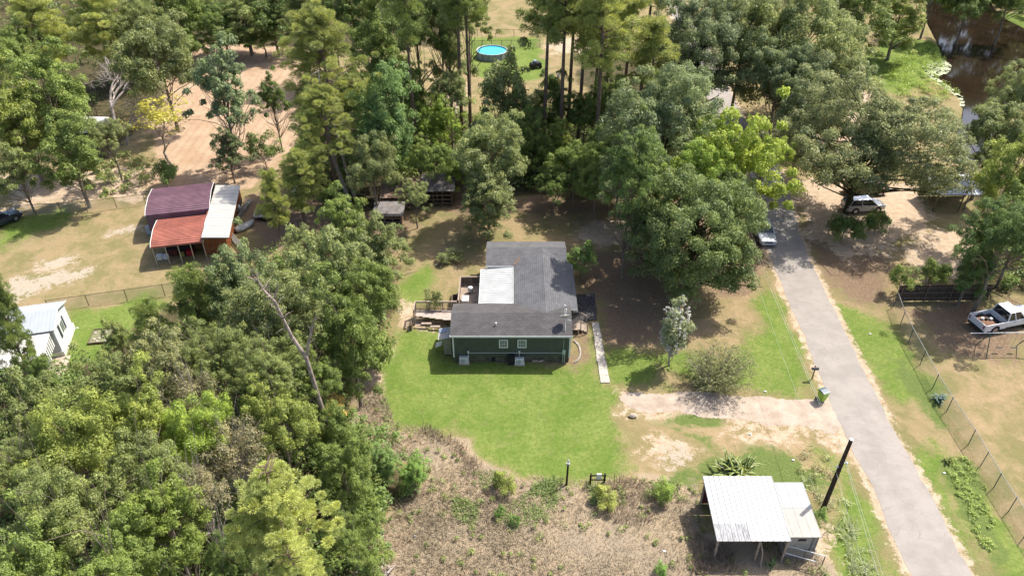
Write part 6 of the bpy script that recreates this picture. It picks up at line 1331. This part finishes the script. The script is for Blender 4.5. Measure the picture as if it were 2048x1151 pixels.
# porch roof
mb = MB(); mb.slab([(-LL_+3, -3.3, 2.35), (-0.35, -3.3, 2.35), (-0.35, 0.1, 2.85), (-LL_+3, 0.1, 2.85)], 0.06); mb.build('porch_roof', mat('cream_porch_roof', (0.66, 0.63, 0.57), 0.5, 0.3, var=0.03), r)
mb = MB()
for k in range(9): y = -3.2+k*0.36; zt = 2.33+(y+3.3)*0.147-0.06; mb.bb(-0.42, -0.37, y, y+0.22, 1.45 if k > 4 else 1.2, zt)
mb.build('porch_screen', TRIM, r)
for x in (-0.45, -3.5, -6.5, -9.5): mb = MB(); mb.bb(x-.06, x+.06, -3.2, -3.08, 0, 2.3); mb.build('porch_post', TRIM, r)
mb = MB(); mb.bb(-LL_+3, 0.4, -3.5, 0.05, 0, 0.12); mb.build('porch_floor', conc, r)
p_ = G(203, 674); r = empty('raised_bed', (p_.x, p_.y, 0), 'wooden framed garden bed with pale stones right of the mobile home', 'garden bed', None, 0.15)
for a_ in ((-1.1, 1.1, -1.25, -1.2), (-1.1, 1.1, 1.2, 1.25), (-1.15, -1.1, -1.25, 1.25), (1.1, 1.15, -1.25, 1.25)): mb = MB(); mb.bb(*a_, 0, 0.25); mb.build('board', WEATHD, r)
mb = MB(); mb.bb(-1.1, 1.1, -1.2, 1.2, 0, 0.15); mb.build('soil', mat('bed_soil', (0.30, 0.25, 0.18), 0.95, var=0.35, scale=2.5, col2=(0.20, 0.24, 0.10)), r); r.scale = (0.75, 0.8, 1)
for k in range(8): a_, b__ = rnd.uniform(-.9, .9), rnd.uniform(-1, 1); mb = MB(); mb.lathe((a_, b__, 0.13), [(0.16, 0), (0.18, 0.06), (0.1, 0.12)], 7); mb.build('stone', mat('edging_stone', (0.45, 0.40, 0.34)), r)

# ------------------------------------------------------------------ brown sheds behind the house
BRF = mat('leafy_brown_roof', (0.26, 0.17, 0.12), 0.95, 0.1, var=0.45, scale=1.3, detail=8, col2=(0.36, 0.25, 0.19)); GRF = mat('old_grey_roof', (0.22, 0.20, 0.19), 0.9, 0.2, var=0.3, scale=1.5)
def old_shed(px_, py_, L, D, h, rz, m, lab, wallm=WEATHD):
    p_ = G(px_, py_); r = empty('old_shed', (p_.x, p_.y, 0), lab, 'shed', 'decaying brown sheds', rz)
    mb = MB(); mb.bb(-L/2, L/2, D-0.1, D, 0, h); mb.bb(-L/2, -L/2+0.1, 0.003, D-0.103, 0, h); mb.bb(L/2-0.1, L/2, 0.003, D-0.103, 0, h)
    mb.build('wall', wallm, r)
    mb = MB(); mb.slab([(-L/2-.3, -0.4, h+0.02), (L/2+.3, -0.4, h+0.02), (L/2+.3, D+0.2, h+0.55), (-L/2-.3, D+0.2, h+0.55)], 0.06)
    for k in range(int(L/0.6)): x = -L/2+k*0.6; mb.slab([(x-.02, -0.4, h+0.05), (x+.02, -0.4, h+0.05), (x+.02, D+0.2, h+0.58), (x-.02, D+0.2, h+0.58)], 0.035)
    mb.build('roof', m, r)
    for k in range(4): q = MB(); x = -L/2+0.1+(L-0.2)*k/3; q.bb(x-.06, x+.06, -0.25, -0.13, 0, h); q.build('post', WEATHD, r)
    for z in (0.4, 0.9, 1.4): q = MB(); q.bb(-L/2, L/2, -0.3, -0.26, z-.07, z+.07); q.build('rail', WEATHD, r)
    return r
old_shed(877, 410, 3.3, 2.6, 2.0, 0.03, GRF, 'grey roofed open shed at the edge of the grove behind the deck'); old_shed(803, 418, 4.0, 3.0, 1.7, 0.06, BRF, 'collapsed shed with leaf covered rusty roof left of the grey roofed one'); old_shed(779, 448, 2.8, 1.6, 1.3, 0.0, GRF, 'low dark shed in front of the collapsed one')
# grey roofed building right
p_ = G(1918, 425); r = empty('grey_roofed_shed', (p_.x, p_.y, 0), 'shed with flat pale grey metal roof beyond the dirt yard', 'shed', None, 0.0)
loc(ribbed(-3.1, 3.0, 0.0, 4.2, 2.3, 2.75, 'y', 0.6, h=0.015, w=0.03), 0, 0).build('roof', mat('pale_grey_sheet', (0.50, 0.52, 0.56), 0.5, 0.4, var=0.05, scale=0.6), r)
mb = MB(); mb.bb(-2.9, 2.8, 3.9, 4.0, 0, 2.6); mb.build('back_wall', mat('shed_brown_wall', (0.16, 0.12, 0.09), 0.9, var=0.3), r)
for x in (-2.9, 0.0, 2.8): mb = MB(); mb.bb(x-.06, x+.06, 0.2, 0.32, 0, 2.25); mb.build('post', WEATHD, r)
# pool
p_ = G(984, 114); r = empty('swimming_pool', (p_.x, p_.y, 0), 'round above ground pool with bright blue water at the top', 'pool')
R2 = 2.55; mb = MB(); n = 36; vs = []; fs = []
for (rr1, z) in ((R2, 0), (R2, 1.15), (R2-0.09, 1.15), (R2-0.09, 0.05)):
    for k in range(n): vs.append((rr1*math.cos(2*math.pi*k/n), rr1*math.sin(2*math.pi*k/n), z))
for i in range(3):
    for k in range(n): fs.append((i*n+k, i*n+(k+1) % n, (i+1)*n+(k+1) % n, (i+1)*n+k))
mb.add(vs, fs); mb.build('wall', mat('pool_wall', (0.34, 0.36, 0.38), 0.5), r)
mb = MB(); mb.tube([(R2*math.cos(k*math.pi/18), R2*math.sin(k*math.pi/18), 1.17) for k in range(37)], 0.055, 6, cap=False); mb.build('top_rail', PLW, r)
mb = MB(); mb.add([((R2-0.1)*math.cos(2*math.pi*k/n), (R2-0.1)*math.sin(2*math.pi*k/n), 1.0) for k in range(n)], [tuple(range(n))]); mb.build('water', mat('pool_water', (0.05, 0.50, 0.66), 0.08, 0.5, var=0.08, scale=1.0), r)
for k in range(14): mb = MB(); a_ = k*math.pi/7; mb.bb(-.04, .04, -.04, .04, 0, 1.15); mb.v = [(x+(R2+0.06)*math.cos(a_), y+(R2+0.06)*math.sin(a_), z) for x, y, z in mb.v]; mb.build('upright', mat('pool_grey', (0.2, 0.21, 0.22), 0.5), r)
mb = MB()
for sy in (-0.25, 0.25): mb.tube([(R2+0.6, sy-1.2, 0), (R2+0.05, sy-1.0, 1.5), (R2-0.4, sy-0.9, 0.9)], 0.035, 6)
for k in range(4): mb.tube([(R2+0.5-k*0.13, -1.4, 0.25+k*0.28), (R2+0.5-k*0.13, -0.85, 0.25+k*0.28)], 0.03, 5)
mb.build('ladder', PLW, r)
p_ = G(1010, 106); r = empty('sun_lounger', (p_.x, p_.y, 0), 'white slatted lounger beside the round pool', 'lounger', None, 0.5)
mb = MB()
for k in range(8): mb.bb(-0.9+k*0.2, -0.76+k*0.2, -0.32, 0.32, 0.33, 0.36)
mb.bb(-0.92, 0.9, -0.36, -0.32, 0.28, 0.36); mb.bb(-0.92, 0.9, 0.32, 0.36, 0.28, 0.36); mb.build('seat', PLW, r)
mb = MB(); mb.slab([(-0.9, -0.32, 0.4), (-1.5, -0.32, 0.85), (-1.5, 0.32, 0.85), (-0.9, 0.32, 0.4)][::-1], 0.04); mb.build('backrest', PLW, r)
for x in (-0.8, 0.75):
    for y in (-0.34, 0.34): mb = MB(); mb.bb(x-.03, x+.03, y-.03, y+.03, 0, 0.28); mb.build('leg', PLW, r)
p_ = G(1071, 136); r = empty('garden_tractor', (p_.x, p_.y, 0), 'dark covered garden machine in the shade near the pool', 'machine', None, 0.4)
mb = MB(); mb.bb(-0.9, 0.9, -0.5, 0.5, 0.35, 0.9); mb.build('body', DARK, r, bevel=0.08); mb = MB(); mb.bb(-0.4, 0.2, -0.3, 0.3, 0.92, 1.3); mb.build('seat', mat('blue_grey', (0.3, 0.35, 0.42), 0.5), r, bevel=0.08)
for x in (-0.6, 0.6):
    for sy in (-1, 1): mb = MB(); mb.tube([(x, sy*0.45, 0.3), (x, sy*0.62, 0.3)], 0.3, 14); mb.build('wheel', TYRE, r)
for k, (x, y, l) in enumerate(((1103, 156, 'white bucket on the grass, left of a pair past the pines'), (1117, 155, 'white bucket on the grass, right of a pair past the pines'))):
    p_ = G(x, y); mb = MB(); mb.lathe((0, 0, 0), [(0.22, 0), (0.28, 0.55), (0.29, 0.57), (0.25, 0.57), (0.2, 0.1)], 14); o = mb.build('bucket', PLW); o.location = (p_.x, p_.y, 0); tag(o, l, 'bucket', 'white buckets')
# tiny litter and logs
p_ = G(205, 268); r = empty('camper', (p_.x-1.0, p_.y, 0), 'small pale trailer roof glimpsed between trees at the left', 'trailer'); WC = mat('camper_white', (0.6, 0.58, 0.55), 0.5)
mb = MB(); mb.bb(-2.2, 2.2, -1, 1, 0.5, 2.1); mb.build('body', WC, r, bevel=0.1)
for sy in (-1, 1): mb = MB(); mb.tube([(0, sy*0.85, 0.35), (0, sy*1.02, 0.35)], 0.35, 14); mb.build('wheel', TYRE, r)
mb = MB(); mb.bb(-0.6, 0.6, -1.02, -1.003, 1.2, 1.7); mb.build('window', GLASS, r)
mb = MB()
for k in range(70):
    a_ = G(745+rnd.uniform(-28, 40), 1140+rnd.uniform(-12, 40)); an = rnd.random()*3.14; L_ = rnd.uniform(0.3, 1.0); z = rnd.uniform(0.03, 0.35)
    mb.tube([(a_.x-L_/2*math.cos(an), a_.y-L_/2*math.sin(an), z), (a_.x+L_/2*math.cos(an), a_.y+L_/2*math.sin(an), z+rnd.uniform(-.05, .15))], rnd.uniform(0.02, 0.05), 5)
tag(mb.build('brush_pile', mat('bleached_branches', (0.42, 0.36, 0.31), 0.9, var=0.2)), 'pile of bleached broken branches at the bottom edge', 'brush pile', kind='stuff')
mb = MB(); a_ = G(895, 510)
for (x0, y0, x1, y1) in ((880,500,905,515),(890,520,915,505),(870,530,900,512),(895,515,880,535)): mb.tube([G(x0, y0, .15), G((x0+x1)/2, (y0+y1)/2, .4), G(x1, y1, .2)], [0.05, 0.035, 0.012], 5)
tag(mb.build('fallen_branch', GREYW), 'fallen leafy branch lying on the back yard grass', 'branch')
T('bush_b', 897, 514, 24, 0.5, GRY, 'leaves of the fallen branch on the back yard grass', name='fallen_foliage', cat='bush')
T('bush_b', 868, 602, 20, 1.3, GRY, 'small sprawling shrub behind the ramp railing', name='bush', cat='bush', group='bushes in the house yard')
for k, (x, y, l) in enumerate([(1500,868,'white litter scrap on the dry patch left of the cream shed lawn'),(1451,778,'white stone on the lawn edge under the hazy shrub'),(1530,783,'white stone on the driveway edge right of the hazy shrub'),(1740,668,'white scrap on the verge, lone one by the lane'),(1888,946,'white scrap by the small yellow flowering plant'),(1586,920,'white scrap right of the striped leaf plant'),(155,656,'white dish on the grass by the mobile home'),(830,1072,'pale stone in the dry field bottom left'),(1328,1102,'pale blue scrap in the dry field left of the open shed'),(1266,832,'pale flat rock at the end of the driveway')]):
    p_ = G(x, y); mb = MB(); s_ = 0.09 if k != 9 else 0.28; rg = random.Random(k)
    mb.lathe((0, 0, 0), [(s_*rg.uniform(.8, 1.1), 0), (s_*1.1, s_*0.4), (s_*0.7, s_*0.8), (s_*0.2, s_*0.95)], 7); o = mb.build('stone' if 'stone' in l or 'rock' in l else 'litter_scrap', PLW if k != 9 else conc); o.location = (p_.x, p_.y, 0.02); o.scale = (1.3, 0.8, 1); tag(o, l, 'stone' if 'stone' in l or 'rock' in l else 'litter')
